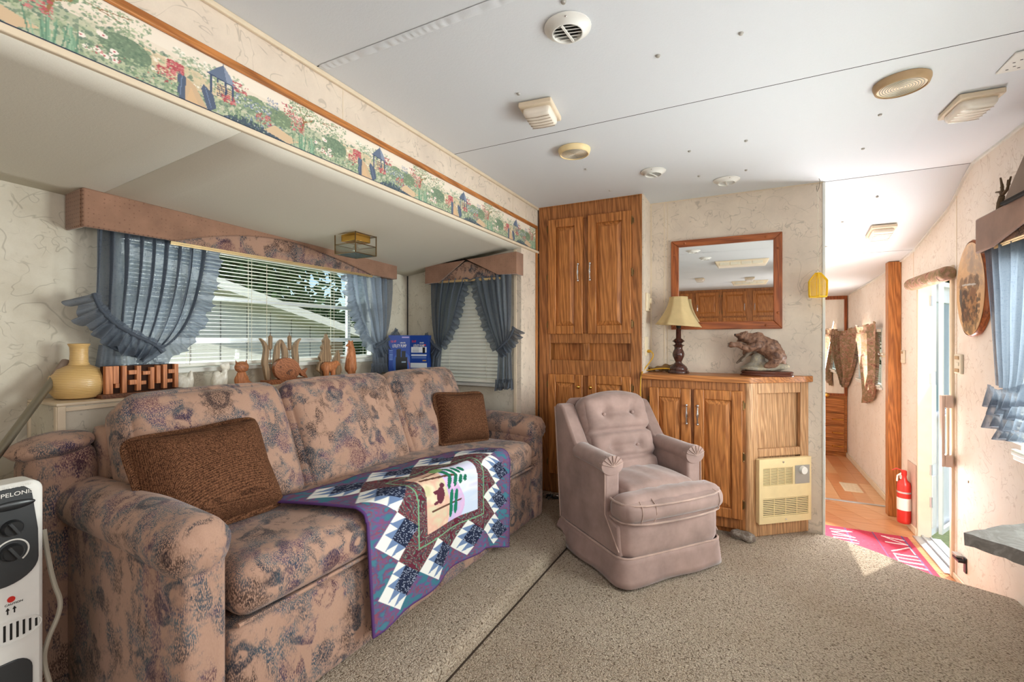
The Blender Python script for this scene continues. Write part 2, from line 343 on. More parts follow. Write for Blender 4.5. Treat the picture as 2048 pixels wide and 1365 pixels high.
def copy_tree(o, parent=None):
    c = o.copy(); COL.objects.link(c); c.parent = parent
    for ch in list(o.children): copy_tree(ch, c)
    return c
def blob(segs, voxel, name, mat, parent, fuzz=0, fscale=30, local=False, smooth_it=4):
    """one continuous skin over tapered limbs and ellipsoids"""
    mb = MB()
    for q in segs:
        if len(q) == 2: mb.ell(q[0], q[1] if hasattr(q[1], '__len__') else (q[1],)*3, 14, 10)
        else:
            p0, r0, p1, r1 = Vector(q[0]), q[1], Vector(q[2]), q[3]
            n = max(3, int((p1-p0).length/(min(r0, r1)*.45)))
            for i in range(min(n, 14)+1):
                t = i/min(n, 14); mb.ell(p0.lerp(p1, t), (r0+(r1-r0)*t,)*3, 10, 8)
    o = mb.build(name, mat, parent, local=local, smooth=0)
    m = o.modifiers.new('skin', 'REMESH'); m.mode = 'VOXEL'; m.voxel_size = voxel*U; m.use_smooth_shade = True
    if smooth_it:
        m = o.modifiers.new('relax', 'SMOOTH'); m.iterations = smooth_it; m.factor = .5
    dg = bpy.context.evaluated_depsgraph_get(); me = bpy.data.meshes.new_from_object(o.evaluated_get(dg))
    o.modifiers.clear(); old = o.data; o.data = me; bpy.data.meshes.remove(old)
    if fuzz:
        import mathutils.noise as mn
        nv = np.empty(len(me.vertices)*3); me.vertices.foreach_get('co', nv)
        for i, v in enumerate(me.vertices): v.co = v.co+v.normal*fuzz*U*mn.noise(v.co*fscale)
    me.shade_smooth(); return o
def letters(name, text, size, M4, mat, parent, depth=.0006, local=False, align='CENTER', sx=1.0):
    cu = bpy.data.curves.new(name, 'FONT'); cu.body = text; cu.size = size; cu.extrude = depth; cu.align_x = align; cu.align_y = 'CENTER'
    t = bpy.data.objects.new(name, cu); COL.objects.link(t); dg = bpy.context.evaluated_depsgraph_get()
    me = bpy.data.meshes.new_from_object(t.evaluated_get(dg)); bpy.data.objects.remove(t)
    mb = MB(); mb.bm.from_mesh(me); bpy.data.meshes.remove(me)
    bmesh.ops.transform(mb.bm, matrix=M4 @ Matrix.Diagonal((sx, 1, 1, 1)), verts=mb.bm.verts)
    return mb.build(name, mat, parent, local=local, smooth=0)
def frame(o, x, y):
    """matrix with local x along x, local y along y, at point o"""
    x = Vector(x).normalized(); y = Vector(y).normalized(); z = x.cross(y)
    return Matrix(((x.x, y.x, z.x, o[0]), (x.y, y.y, z.y, o[1]), (x.z, y.z, z.z, o[2]), (0, 0, 0, 1)))
# ------------------------------------------------------------------ flat print painted into a colour attribute
class Paint:
    def __init__(s, w, h, bg, aspect=None):
        s.a = np.empty((h, w, 3)); s.a[:] = bg; s.w, s.h = w, h
        s.X, s.Y = np.meshgrid((np.arange(w)+.5)/w, (np.arange(h)+.5)/h); s.asp = aspect or w/h
    def put(s, m, c, al=1):
        s.a[m] = s.a[m]*(1-al)+np.array(c)*al; return s
    def ell(s, x, y, rx, ry, c, al=1, rot=0):
        dx, dy = s.X-x, s.Y-y
        if rot:
            dx, dy = dx*s.asp, dy; cr, sr = math.cos(rot), math.sin(rot); dx, dy = (dx*cr+dy*sr)/s.asp, -dx*sr+dy*cr
        return s.put((dx/rx)**2+(dy/ry)**2 < 1, c, al)
    def poly(s, pts, c, al=1):
        ins = np.zeros(s.X.shape, bool); n = len(pts)
        for i in range(n):
            x0, y0 = pts[i]; x1, y1 = pts[(i+1) % n]
            if y0 == y1: continue
            ins ^= ((y0 > s.Y) != (y1 > s.Y)) & (s.X < (x1-x0)*(s.Y-y0)/(y1-y0)+x0)
        return s.put(ins, c, al)
    def rect(s, x0, y0, x1, y1, c, al=1): return s.put((s.X >= x0) & (s.X < x1) & (s.Y >= y0) & (s.Y < y1), c, al)
    def line(s, x0, y0, x1, y1, wd, c, al=1):
        ax, ay = x0*s.asp, y0; bx, by = (x1-x0)*s.asp, y1-y0; L = bx*bx+by*by+1e-12
        t = np.clip(((s.X*s.asp-ax)*bx+(s.Y-ay)*by)/L, 0, 1)
        return s.put(np.hypot(s.X*s.asp-ax-t*bx, s.Y-ay-t*by) < wd/2, c, al)
    def speck(s, n, x0, y0, x1, y1, r, cols, al=.9, rnd=random):
        for _ in range(n):
            k = r*rnd.uniform(.5, 1.3); s.ell(rnd.uniform(x0, x1), rnd.uniform(y0, y1), k/s.asp, k*rnd.uniform(.5, 1.2), rnd.choice(cols), al)
        return s
def printed(name, arr, f, mat, parent=None, step=1, nrep=1, local=False, solid=0):
    """a surface f(u, v) carrying arr as its print"""
    a = np.concatenate([arr]*nrep, 1); hh, ww = a.shape[:2]
    us = (np.arange(ww)+.0)/(ww-1); vs = np.arange(hh)/(hh-1)
    root = parent
    while root is not None and root.parent is not None: root = root.parent
    mi = Matrix.LocRotScale(root.location/U, root.rotation_euler, None).inverted() if (root is not None and not local) else Matrix.Identity(4)
    P = np.array([[tuple(mi @ Vector(f(u, v))) for u in us] for v in vs]).reshape(-1, 3)*U
    idx = np.arange(hh*ww).reshape(hh, ww)
    F = np.stack([idx[:-1, :-1], idx[:-1, 1:], idx[1:, 1:], idx[1:, :-1]], -1).reshape(-1, 4)
    me = bpy.data.meshes.new(name); me.vertices.add(len(P)); me.vertices.foreach_set('co', P.ravel())
    me.loops.add(F.size); me.loops.foreach_set('vertex_index', F.ravel().astype(np.int32)); me.polygons.add(len(F))
    me.polygons.foreach_set('loop_start', np.arange(0, F.size, 4, dtype=np.int32)); me.update(calc_edges=True); me.validate()
    at_ = me.color_attributes.new('print', 'FLOAT_COLOR', 'POINT'); c = np.clip(a/255, 0, 1).reshape(-1, 3)
    c = np.where(c <= .04045, c/12.92, ((c+.055)/1.055)**2.4); at_.data.foreach_set('color', np.concatenate([c, np.ones((len(c), 1))], 1).ravel())
    me.materials.append(mat); me.shade_smooth(); o = bpy.data.objects.new(name, me); COL.objects.link(o)
    if parent: o.parent = parent
    if solid:
        b = o.modifiers.new('thick', 'SOLIDIFY'); b.thickness = solid*U; b.offset = 0
    return o
# ================================================================== THE ROOM
CZ = 1.802; HX = -1.13; BX = -1.955; SY = 2.36; MY = 2.81; RX = .94; PZ = .067; EZ = -.19
PROF = [(-3.0, CZ), (2.812, CZ), (2.92, 1.748), (3.05, 1.670), (3.605, 1.542), (4.08, 1.492), (5.85, 1.415)]
def cz(y):
    for (a, za), (b, zb) in zip(PROF, PROF[1:]):
        if a <= y <= b: return za+(zb-za)*(y-a)/(b-a)
    return PROF[-1][1]
def sz(x, y):   # slide-out ceiling: sags to the rear and to the far corner
    t = (x-HX)/(BX-HX); return 1.53+(-.045-.07*max(0, min(1, (y-.3)/2.0)))*t
# floors
cp = [(-1.0, -3.0), (RX, -3.0), (RX, 2.44), (.86, 2.475), (.727, 2.53), (.65, 2.60), (.573, 2.68), (.46, 2.765), (.372, 2.80), (-1.0, 2.80)]
fl = MB(); fl.prism(cp, 'z', -.25, 0); struct('floor', fl, M['carpet'], bevel=.012)
pl = MB(); A = at(1138, 1093, Z=0); B = at(894, 1365, Z=0); sl = (A.x-B.x)/(A.y-B.y)
n_ = 14; prof = [(-BX*0-1.955, 0), (-1.955, PZ)]
def step_x(y): return A.x+(y-A.y)*sl
def platf(u, v):
    y = -.5+3.1*v; e = step_x(y)
    pts = [(BX, PZ), (e-.035, PZ), (e-.015, PZ-.006), (e-.004, PZ-.02), (e, .02), (e-.004, 0)]
    k = u*5; i = min(4, int(k)); t = k-i
    return (pts[i][0]+(pts[i+1][0]-pts[i][0])*t, y, pts[i][1]+(pts[i+1][1]-pts[i][1])*t)
pl.grid(5, 20, platf); struct('floor', pl, M['carpet'], smooth=80)
mb = MB(); ya_, yb_ = -.5, 2.55; mb.hexa([(step_x(ya_)-.004, ya_, 0), (step_x(ya_)+.0025, ya_, 0), (step_x(yb_)+.003, yb_, 0), (step_x(yb_)-.004, yb_, 0), (step_x(ya_)-.004, ya_, .0025), (step_x(ya_)+.0025, ya_, .0025), (step_x(yb_)+.003, yb_, .0025), (step_x(yb_)-.004, yb_, .0025)]); struct('trim_17', mb, M['gapbrown'], smooth=0)
def clip(poly, inside, inter):
    out = []
    for i in range(len(poly)):
        a, b = poly[i-1], poly[i]
        if inside(b):
            if not inside(a): out.append(inter(a, b))
            out.append(b)
        elif inside(a): out.append(inter(a, b))
    return out
def clip_rect(poly, x0, y0, x1, y1):
    for k, v, sg in ((0, x0, 1), (0, x1, -1), (1, y0, 1), (1, y1, -1)):
        if not poly: break
        poly = clip(poly, lambda p: sg*(p[k]-v) >= -1e-9, lambda a, b: tuple(a[i]+(b[i]-a[i])*(v-a[k])/(b[k]-a[k]) for i in range(2)))
    return poly
ent = MB(); ent.box((-.5, 2.3, EZ-.04), (RX+.04, 5.85, EZ-.008)); entry = struct('floor', ent, M['lam'])
d = Vector((.45, -.89)); nrm = Vector((.89, .45))
for i in range(-6, 9):
    c0 = Vector((.66, 3.5))+nrm*(i*.165)
    for sgm in (-1, 0, 1):
        a0 = sgm*1.02+(i % 3)*.33-.5; q = [c0+d*a0, c0+d*(a0+1.017), c0+d*(a0+1.017)+nrm*.163, c0+d*a0+nrm*.163]
        poly = clip_rect([tuple(p) for p in q], .2, 2.35, RX, 4.06)
        if len(poly) > 2:
            mb = MB(); mb.prism(poly, 'z', EZ-.008, EZ); o = mb.build('plank', M['lam'], entry, local=True)
for i in range(9):
    for j in range(-1, 3):
        y0 = 4.08+j*.8+(i % 3)*.27; x0 = .05+i*.1; poly = clip_rect([(x0, y0), (x0+.099, y0), (x0+.099, y0+.798), (x0, y0+.798)], .05, 4.08, RX, 5.85)
        if len(poly) > 2:
            mb = MB(); mb.prism([(p[0], p[1]) for p in poly], 'z', EZ-.008, EZ); mb.build('plank', M['lam'], entry, local=True)
mb = MB(); mb.box((.1, 4.055, EZ), (RX, 4.08, EZ+.006)); struct('trim_1', mb, M['alu'], bevel=.002)
# ceiling panels with open joints between them
ce = MB(); ce.prism(PROF+[(5.85, 2.0), (-3, 2.0)], 'x', HX-.04, RX+.06, F=lambda x, y, z: (x, y, z+.012)); ceiling = struct('ceiling', ce, M['seam'])
ys = [-3.0, -1.6, -.35, .945, 1.665, 2.812, 3.605, 5.85]
for a, b in zip(ys, ys[1:]):
    cut = [a+.0022]+[y for y, _ in PROF if a < y < b]+[b-.0022]
    prof = [(y, cz(y)) for y in cut]; mb = MB(); mb.prism(prof+[(y, z+.012) for y, z in prof[::-1]], 'x', HX, RX+.01)
    mb.build('ceiling_panel', M['ceil'], ceiling, local=True, smooth=40)
for y in ys[1:-1]:
    mb = MB(); mb.prism([(y-.0021, cz(y-.0021)+.0004), (y+.0021, cz(y+.0021)+.0004), (y+.0021, cz(y)+.008), (y-.0021, cz(y)+.008)], 'x', HX, RX); mb.build('joint', M['dark'], ceiling, local=True, smooth=0)
mb = MB()   # peeling joint tape along the first seam
def tape(u, v):
    x = HX+.02+.95*u; return (x, .945-.004+.030*v, CZ-.0015-.004*abs(math.sin(u*95+3*math.sin(u*17)))*max(0, 1-abs(v-.5)*2)**.5*(1-.5*u))
mb.grid(160, 6, tape); mb.build('joint_tape', M['ceil'], ceiling, local=True, smooth=60)
sc_ = MB(); sc_.hexa([(BX-.05, -.55, 1.62), (HX-.03, -.55, 1.62), (HX-.03, 2.5, 1.62), (BX-.05, 2.5, 1.62)]+[(BX-.05, -.55, 1.64), (HX-.03, -.55, 1.64), (HX-.03, 2.5, 1.64), (BX-.05, 2.5, 1.64)]); ceil2 = struct('ceiling', sc_, M['seam'])
for a, b in ((-.5, .722), (.7245, SY)):
    mb = MB(); mb.grid(10, 12, lambda u, v: (HX+(BX-HX)*u, a+(b-a)*v, sz(HX+(BX-HX)*u, a+(b-a)*v)))
    o = mb.build('ceiling_panel', M['ceil_slide'], ceil2, local=True, smooth=180, solid=.01, off=-1)
# wall between living room and slide-out (header) and the strip beside the tall cabinet
hd = MB(); hd.box((HX-.03, -3, 1.53), (HX, 2.60, CZ+.02)); hd.box((HX-.03, SY-.003, 0), (HX, MY+.03, 1.5299)); hd.box((HX-.03, 2.6001, 1.53), (HX, MY+.03, CZ+.02)); struct('wall_left', hd, M['wall'])
mb = MB(); mb.box((HX-.034, -3, 1.521), (HX+.012, SY+.23, 1.536)); struct('trim_2', mb, M['trim'], bevel=.003)
mb = MB(); mb.box((HX, -3, CZ-.014), (HX+.012, 2.59, CZ)); struct('trim_3', mb, M['trim'], bevel=.003)
mb = MB(); mb.box((HX, -3, 1.668), (HX+.01, 2.575, 1.688)); struct('trim_4', mb, M['oaky'], bevel=.003)
mb = MB(); mb.box((HX, 2.556, .1), (HX+.01, 2.576, 1.668)); struct('trim_5', mb, M['oakz'], bevel=.003)
mb = MB()
for y in (1.05, 2.25, 2.42): mb.box((HX-.0002, y, 1.69), (HX+.0008, y+.0025, CZ))
struct('trim_6', mb, M['trim'])
# slide-out walls, with window openings
bw = MB(); W0 = (.80, 2.045, .885, 1.375)
for a, b in (((-.5, 0), (W0[0], 1.66)), ((W0[1], 0), (SY+.03, 1.66)), ((W0[0], 0), (W0[1], W0[2])), ((W0[0], W0[3]), (W0[1], 1.66))):
    bw.box((BX-.035, a[0], a[1]), (BX, b[0], b[1]))
struct('wall_back', bw, M['wall_slide'])
ew = MB(); W1 = (-1.70, -1.24, .735, 1.37)
for a, b in (((BX, 0), (W1[0], 1.6)), ((W1[1], 0), (HX-.0302, 1.6)), ((W1[0], 0), (W1[1], W1[2])), ((W1[0], W1[3]), (W1[1], 1.6))):
    ew.box((a[0], SY, a[1]), (b[0], SY+.035, b[1]))
struct('wall_end', ew, M['wall_slide'])
mb = MB(); mb.box((BX, -.53, 0), (HX, -.5, 1.62)); struct('wall_near', mb, M['wall_slide'])
mb = MB(); mb.box((BX, SY-.006, PZ), (BX+.006, SY, 1.42)); struct('trim_7', mb, M['seam'])
mb = MB(); mb.box((HX-.045, SY-.008, PZ), (HX-.0305, SY, 1.51)); struct('trim_8', mb, M['trim'])
# partition with the mirror, its return beside the tall cabinet, and its white end cap
pw = MB(); pw.box((-.52, MY, -.12), (.372, MY+.04, CZ+.02)); pw.box((-.4975, 2.589, .0), (-.490, MY, CZ+.01)); struct('wall_front', pw, M['wall'])
mb = MB(); mb.box((.366, MY-.006, EZ), (.378, MY+.046, CZ-.002)); struct('trim_9', mb, M['trimw'], bevel=.002)
mb = MB(); mb.box((-.490, MY-.004, .79), (-.483, MY, CZ)); mb.box((-.413, MY-.0015, .79), (-.408, MY, CZ)); mb.box((-.394, MY-.0015, .79), (-.391, MY, CZ)); struct('trim_10', mb, M['trim'])
mb = MB(); mb.box((-.5, MY-.005, CZ-.004), (.37, MY, CZ)); struct('trim_11', mb, M['trim'])
# tall cabinet side above? none; wall behind tall cabinet and closing walls
mb = MB(); mb.box((HX, MY-.02, 0), (-.5, MY+.02, CZ+.02)); struct('wall_behind', mb, M['wall'])
# right wall
rw = MB(); DW = (3.04, 3.53, EZ, 1.345); RW = (1.25, 2.40, .56, 1.32); BW = (4.32, 5.1, .63, 1.08)
def seg(y0, y1, z0, z1): rw.box((RX, y0, z0), (RX+.05, y1, z1))
seg(-3, RW[0], -.25, 2); seg(RW[0], RW[1], -.25, RW[2]); seg(RW[0], RW[1], RW[3], 2); seg(RW[1], DW[0]-.004, -.25, 2); seg(DW[0]-.004, DW[1]+.004, DW[3]+.004, 1.72)
seg(DW[1]+.004, BW[0], -.25, 1.72); seg(BW[0], BW[1], -.25, BW[2]); seg(BW[0], BW[1], BW[3], 1.6); seg(BW[1], 5.85, -.25, 1.6)
struct('wall_right', rw, [M['wall_pink']])
mb = MB()   # cream cove moulding where the right wall meets the ceiling
pp = [(y, cz(y)) for y in np.linspace(.5, 5.4, 50)]
mb.prism(pp+[(y, z-.010) for y, z in pp[::-1]], 'x', RX-.010, RX); struct('trim_12', mb, M['trimw'])
mb = MB(); mb.box((RX-.0015, 2.985, EZ), (RX, 2.990, 1.70)); mb.box((RX-.0015, 3.62, 1.34), (RX, 3.624, 1.54)); struct('trim_13', mb, M['trim'])
mb = MB(); mb.box((RX-.012, 3.54, EZ), (RX, 3.86, EZ+.045)); mb.box((RX-.012, 3.93, EZ), (RX, 5.60, EZ+.045)); mb.box((RX-.008, 2.3, EZ), (RX, 3.02, EZ+.03)); struct('baseboard_right', mb, M['trim'], bevel=.004)
mb = MB(); mb.box((-.2, 5.80, -.25), (RX, 5.85, 1.6)); struct('wall_far', mb, M['wall_pink'])
mb = MB(); mb.box((-.55, MY+.04, -.25), (-.5, 5.85, 1.9)); struct('wall_hall', mb, M['wall_pink'])
mb = MB(); mb.box((HX-.03, -3.05, -.1), (RX+.05, -3.0, 1.9)); struct('wall_rear', mb, M['wall'])
mb = MB(); mb.box((HX-.03, -3, -.1), (HX, -.5, 1.53)); struct('wall_kitchen', mb, M['wall'])
# door opening trim, oak post of the hall
mb = MB()
for a, b in (((RX-.012, DW[0]-.028, EZ), (RX+.06, DW[0], DW[3]+.02)), ((RX-.006, DW[1], EZ), (RX+.06, DW[1]+.018, DW[3]+.02)), ((RX-.012, DW[0], DW[3]), (RX+.06, DW[1], DW[3]+.02))): mb.box(a, b)
struct('trim_14', mb, M['trim'], bevel=.004)
mb = MB(); mb.box((RX-.03, DW[0], EZ-.01), (RX+.10, DW[1], EZ+.008)); mb.box((RX+.01, DW[0], EZ+.008), (RX+.022, DW[1], EZ+.018)); mb.box((RX+.05, DW[0], EZ+.008), (RX+.06, DW[1], EZ+.014)); struct('trim_15', mb, M['alu'], bevel=.002)
mb = MB(); mb.box((RX-.07, 3.86, EZ), (RX, 3.93, cz(3.9))); struct('trim_16', mb, M['oakz'], bevel=.004)
# ================================================================== CABINETS
def door_part(parent, name, F, a0, a1, b0, b1, mat, st=.05, t=.018, handle=None, hinges=None, label=None):
    """raised-panel door; F(a, b, n): across, up, out of the face"""
    mb = MB()
    def bx(p, q): mb.hexa([F(*c) for c in ((p[0], p[1], p[2]), (q[0], p[1], p[2]), (q[0], q[1], p[2]), (p[0], q[1], p[2]), (p[0], p[1], q[2]), (q[0], p[1], q[2]), (q[0], q[1], q[2]), (p[0], q[1], q[2]))])
    bx((a0, b0, 0), (a0+st, b1, t)); bx((a1-st, b0, 0), (a1, b1, t)); bx((a0+st, b1-st, 0), (a1-st, b1, t)); bx((a0+st, b0, 0), (a1-st, b0+st, t))
    o = mb.build(name, mat, parent, bevel=.004)
    if label: o['label'] = label
    mb = MB(); i0, i1, j0, j1 = a0+st, a1-st, b0+st, b1-st; k = .026
    R0 = [F(a, b, t*.35) for a, b in ((i0, j0), (i1, j0), (i1, j1), (i0, j1))]; R1 = [F(a, b, t*.98) for a, b in ((i0+k, j0+k), (i1-k, j0+k), (i1-k, j1-k), (i0+k, j1-k))]
    V0 = [mb.v(p) for p in R0]; V1 = [mb.v(p) for p in R1]; mb.face(V1)
    for q in range(4): mb.face([V0[q], V0[(q+1) % 4], V1[(q+1) % 4], V1[q]])
    mb.build('panel', mat, o, smooth=0, normals=False)
    if handle:
        ha, hb = handle; mb = MB()
        mb.tube([F(ha, hb+dz, t+.014+.006*math.cos(dz/.05*1.5)) for dz in np.linspace(-.04, .04, 9)], [.005, .0045, .004, .006, .007, .006, .004, .0045, .005], 8)
        for s in (-1, 1): mb.tube([F(ha, hb+s*.046, t), F(ha, hb+s*.046, t+.012)], [.006, .004], 8); mb.ell(F(ha, hb+s*.048, t+.013), (.0075,)*3, 8, 6)
        h = mb.build('handle', M['chrome'], o); h['label'] = 'chrome handle with a wooden grip'
        mb = MB(); mb.tube([F(ha, hb+dz, t+.0205) for dz in (-.017, -.008, .008, .017)], [.0065, .0085, .0085, .0065], 10); g = mb.build('grip', M['oakz'], h) if False else None
    if hinges:
        sd, zs = hinges
        for hb in zs:
            mb = MB(); a = a0-.004 if sd < 0 else a1+.004
            mb.tube([F(a, hb-.018, .006), F(a, hb+.018, .006)], .004, 8); mb.ell(F(a, hb-.02, .006), (.0045,)*3, 6, 4); mb.ell(F(a, hb+.02, .006), (.0045,)*3, 6, 4)
            bx_ = [F(*c) for c in ((a-.01, hb-.014, -.0005), (a+.01, hb-.014, -.0005), (a+.01, hb+.014, -.0005), (a-.01, hb+.014, -.0005), (a-.01, hb-.014, .0025), (a+.01, hb-.014, .0025), (a+.01, hb+.014, .0025), (a-.01, hb+.014, .0025))]
            mb.hexa(bx_); mb.build('hinge', M['brassd'], o)
    return o
FY = 2.585
FF = lambda a, b, n: Vector((a, FY-n, b))
tc = thing('tall_cabinet', 'tall oak cabinet with paired raised-panel doors reaching the ceiling', 'cabinet', (-.81, 2.69, PZ))
mb = MB(); L_, R_ = -1.118, -.498
# face frame with the two open niches in the middle
def ffb(a0, b0, a1, b1, d=.02): mb.box((a0, FY, b0), (a1, FY+d, b1))
ffb(L_, PZ, L_+.075, 1.80); ffb(R_-.062, PZ, R_, 1.80); ffb(-.838, .20, -.80, .775); ffb(-.838, .87, -.80, .97); ffb(-.838, 1.03, -.80, 1.705)
ffb(L_+.075, 1.705, R_-.062, 1.80); ffb(L_+.075, .97, R_-.062, 1.03); ffb(L_+.075, .775, R_-.062, .87); ffb(L_+.075, PZ, R_-.062, .20)
mb.build('face_frame', M['oakfr'], tc, bevel=.003)
mb = MB()
mb.box((L_, FY+.02, PZ), (L_+.012, MY-.03, 1.80)); mb.box((R_-.014, FY+.02, PZ), (R_, MY-.03, 1.80)); mb.box((L_, FY+.06, PZ), (R_, FY+.07, 1.80)); mb.box((L_, FY, 1.795), (R_, MY-.03, 1.8015))
mb.box((L_+.05, FY+.02, .86), (R_-.05, FY+.06, .868)); mb.box((L_+.05, FY+.02, .972), (R_-.05, FY+.06, .98))
mb.build('carcass', M['oakz'], tc)
mb = MB(); mb.box((L_+.06, FY+.045, .865), (R_-.05, FY+.056, .975)); o = mb.build('niche_back', M['oakz'], tc)
for (a0, a1, sd, ha) in ((-1.052, -.835, -1, -.857), (-.803, -.555, 1, -.785)):
    door_part(tc, 'door', FF, a0, a1, 1.025, 1.715, M['oakz'], handle=(ha, 1.385), hinges=(sd, (1.08, 1.37, 1.66)))
    d_ = door_part(tc, 'door', FF, a0, a1, .185, .785, M['oakz'], hinges=(sd, (.25, .72)))
    mb = MB(); mb.ell(FF(ha, .715, .026), (.011,)*3, 10, 8); mb.tube([FF(ha, .715, .016), FF(ha, .715, .024)], .006, 8); mb.build('knob', M['brass'], d_)['label'] = 'small brass and white knob'
# low cabinet under the mirror
P0 = at(1510, 1078, Z=0); P1 = Vector((.306, MY-.004, 0)); CT = .805
bc = thing('base_cabinet', 'low oak cabinet with two tall doors and a slanted heater bay, under the mirror', 'cabinet', (-.2, 2.7, 0))
x0, xs = -.497, .03
mb = MB(); mb.box((x0, FY, .09), (x0+.05, FY+.02, CT-.03)); mb.box((xs-.045, FY, .02), (xs, FY+.02, CT-.03)); mb.box((x0+.05, FY, CT-.075), (xs-.045, FY+.02, CT-.03)); mb.box((x0+.05, FY, .03), (xs-.045, FY+.02, .10)); mb.box((-.247, FY, .1), (-.222, FY+.02, CT-.07))
mb.build('face_frame', M['oakfr'], bc, bevel=.003)
mb = MB(); mb.box((x0, FY+.022, .0), (x0+.012, MY-.004, CT-.03)); mb.box((x0, FY+.05, .0), (xs, FY+.06, CT-.03)); mb.box((x0, FY+.03, 0), (xs, FY+.04, .09)); mb.build('carcass', M['oakz'], bc)
for (a0, a1, sd, ha) in ((-.455, -.243, -1, -.262), (-.228, .0, 1, -.208)):
    door_part(bc, 'door', FF, a0, a1, .085, CT-.072, M['oakz'], handle=(ha, .60), hinges=(sd, (.16, .40, .66)))
# slanted bay: local frame along the slant
q0 = Vector((xs, FY-.005, 0)); q1 = P1; ex = (q1-q0).normalized(); nn = Vector((ex.y, -ex.x, 0)); WL = (q1-q0).length
FS = lambda a, b, n: q0+ex*a+nn*n+Vector((0, 0, b))
def sbx(mb, p, q): mb.hexa([FS(*c) for c in ((p[0], p[1], p[2]), (q[0], p[1], p[2]), (q[0], q[1], p[2]), (p[0], q[1], p[2]), (p[0], p[1], q[2]), (q[0], p[1], q[2]), (q[0], q[1], q[2]), (p[0], q[1], q[2]))])
mb = MB(); mb.tube([(xs-.004, FY+.018, 0), (xs-.004, FY+.018, CT-.03)], .022, 16)
sbx(mb, (0, 0, -.02), (.05, CT-.03, .0)); sbx(mb, (WL-.05, 0, -.02), (WL, CT-.03, 0)); sbx(mb, (.05, CT-.085, -.02), (WL-.05, CT-.03, 0)); sbx(mb, (.05, .40, -.02), (WL-.05, .44, 0)); sbx(mb, (.05, 0, -.02), (WL-.05, .075, 0))
mb.build('slanted_frame', M['paleoak'], bc, bevel=.003)['label'] = 'pale oak frame'  # lighter oak tone than the rest of the low cabinet
mb = MB(); sbx(mb, (.04, .07, -.035), (WL-.04, CT-.08, -.025)); mb.build('slanted_panel', M['paleoak'], bc)
# worktop
wt = MB(); o_ = .014
pts = [(x0+.002, MY-.002), (x0+.002, FY-.022), (xs-.04, FY-.022), (xs-.005, FY-.020), (xs+.02, FY-.008), tuple((q1+nn*.022-ex*.005)[:2]), tuple((q1+nn*.012+ex*.012)[:2]), (q1.x+.02, MY-.002)]
wt.prism(pts, 'z', CT-.03, CT); wto = wt.build('worktop', M['oakx'], None, bevel=.005)
tag(wto, 'oak worktop with a clipped corner lying over the low cabinet', 'worktop')
# propane wall heater in the slanted bay
hb = thing('wall_heater', 'almond-coloured louvred gas wall heater set in the slanted oak bay', 'heater', tuple(FS(WL*.55, .07, 0)))
a0, a1, b0, b1, t = .035, WL-.012, .072, .395, .028
mb = MB(); sbx(mb, (a0, b0, 0), (a1, b1, t-.006)); mb.build('housing', M['almond'], hb, bevel=.006)
def louvre(u0, u1, v0, v1, ncol, nrow):
    mb = MB(); sbx(mb, (u0, v0, t-.006), (u1, v1, t-.005)); d_ = mb.build('grille_well', M['dark'], hb, smooth=0)
    for r in range(nrow):
        z = v0+(v1-v0)*(r+.5)/nrow; mb = MB(); sbx(mb, (u0, z-(v1-v0)/nrow*.27, t-.006), (u1, z+(v1-v0)/nrow*.27, t-.0015)); mb.build('louvre', M['almond'], hb, smooth=0)
    mb = MB()
    for c in range(1, ncol):
        u = u0+(u1-u0)*c/ncol; sbx(mb, (u-.0015, v0, t-.006), (u+.0015, v1, t-.001))
    mb.build('grille_bar', M['almond'], hb, smooth=0)
def frame_rect(mb, u0, v0, u1, v1, U0, V0, U1, V1):
    for p, q in (((u0, v0), (u1, V0)), ((u0, V1), (u1, v1)), ((u0, V0), (U0, V1)), ((U1, V0), (u1, V1))): sbx(mb, (p[0], p[1], t-.008), (q[0], q[1], t))
gw = a1-a0; lo = (a0+.022, a1-.018, b0+.035, b0+.125); hi = (a0+.022, a0+gw*.64, b0+.19, b1-.045)
mb = MB(); frame_rect(mb, a0, b0, a1, (lo[3]+hi[2])/2, lo[0], lo[2], lo[1], lo[3]); frame_rect(mb, a0, (lo[3]+hi[2])/2, a1, b1, hi[0], hi[2], hi[1], hi[3]); mb.build('front_cover', M['almond'], hb, smooth=0)
louvre(*lo, 4, 10); louvre(*hi, 4, 15)
mb = MB(); sbx(mb, (a0+gw*.68, hi[2], t), (a1-.012, hi[3]+.005, t+.002)); cpn = mb.build('control_plate', M['grey'], hb, smooth=0)
kc = FS((a0+gw*.68+a1-.012)/2, hi[3]-.02, t+.002); mb = MB(); mb.tube([kc, kc+nn*.014], [.021, .018], 24); mb.build('knob', M['white'], cpn)['label'] = 'round white thermostat knob'
for (u, v) in ((a0+gw*.45, b1-.018), (a0+gw*.5, b0+.016)):
    c = FS(u, v, t); mb = MB(); mb.tube([c, c+nn*.003], .005, 10); mb.build('screw', M['chrome'], hb)
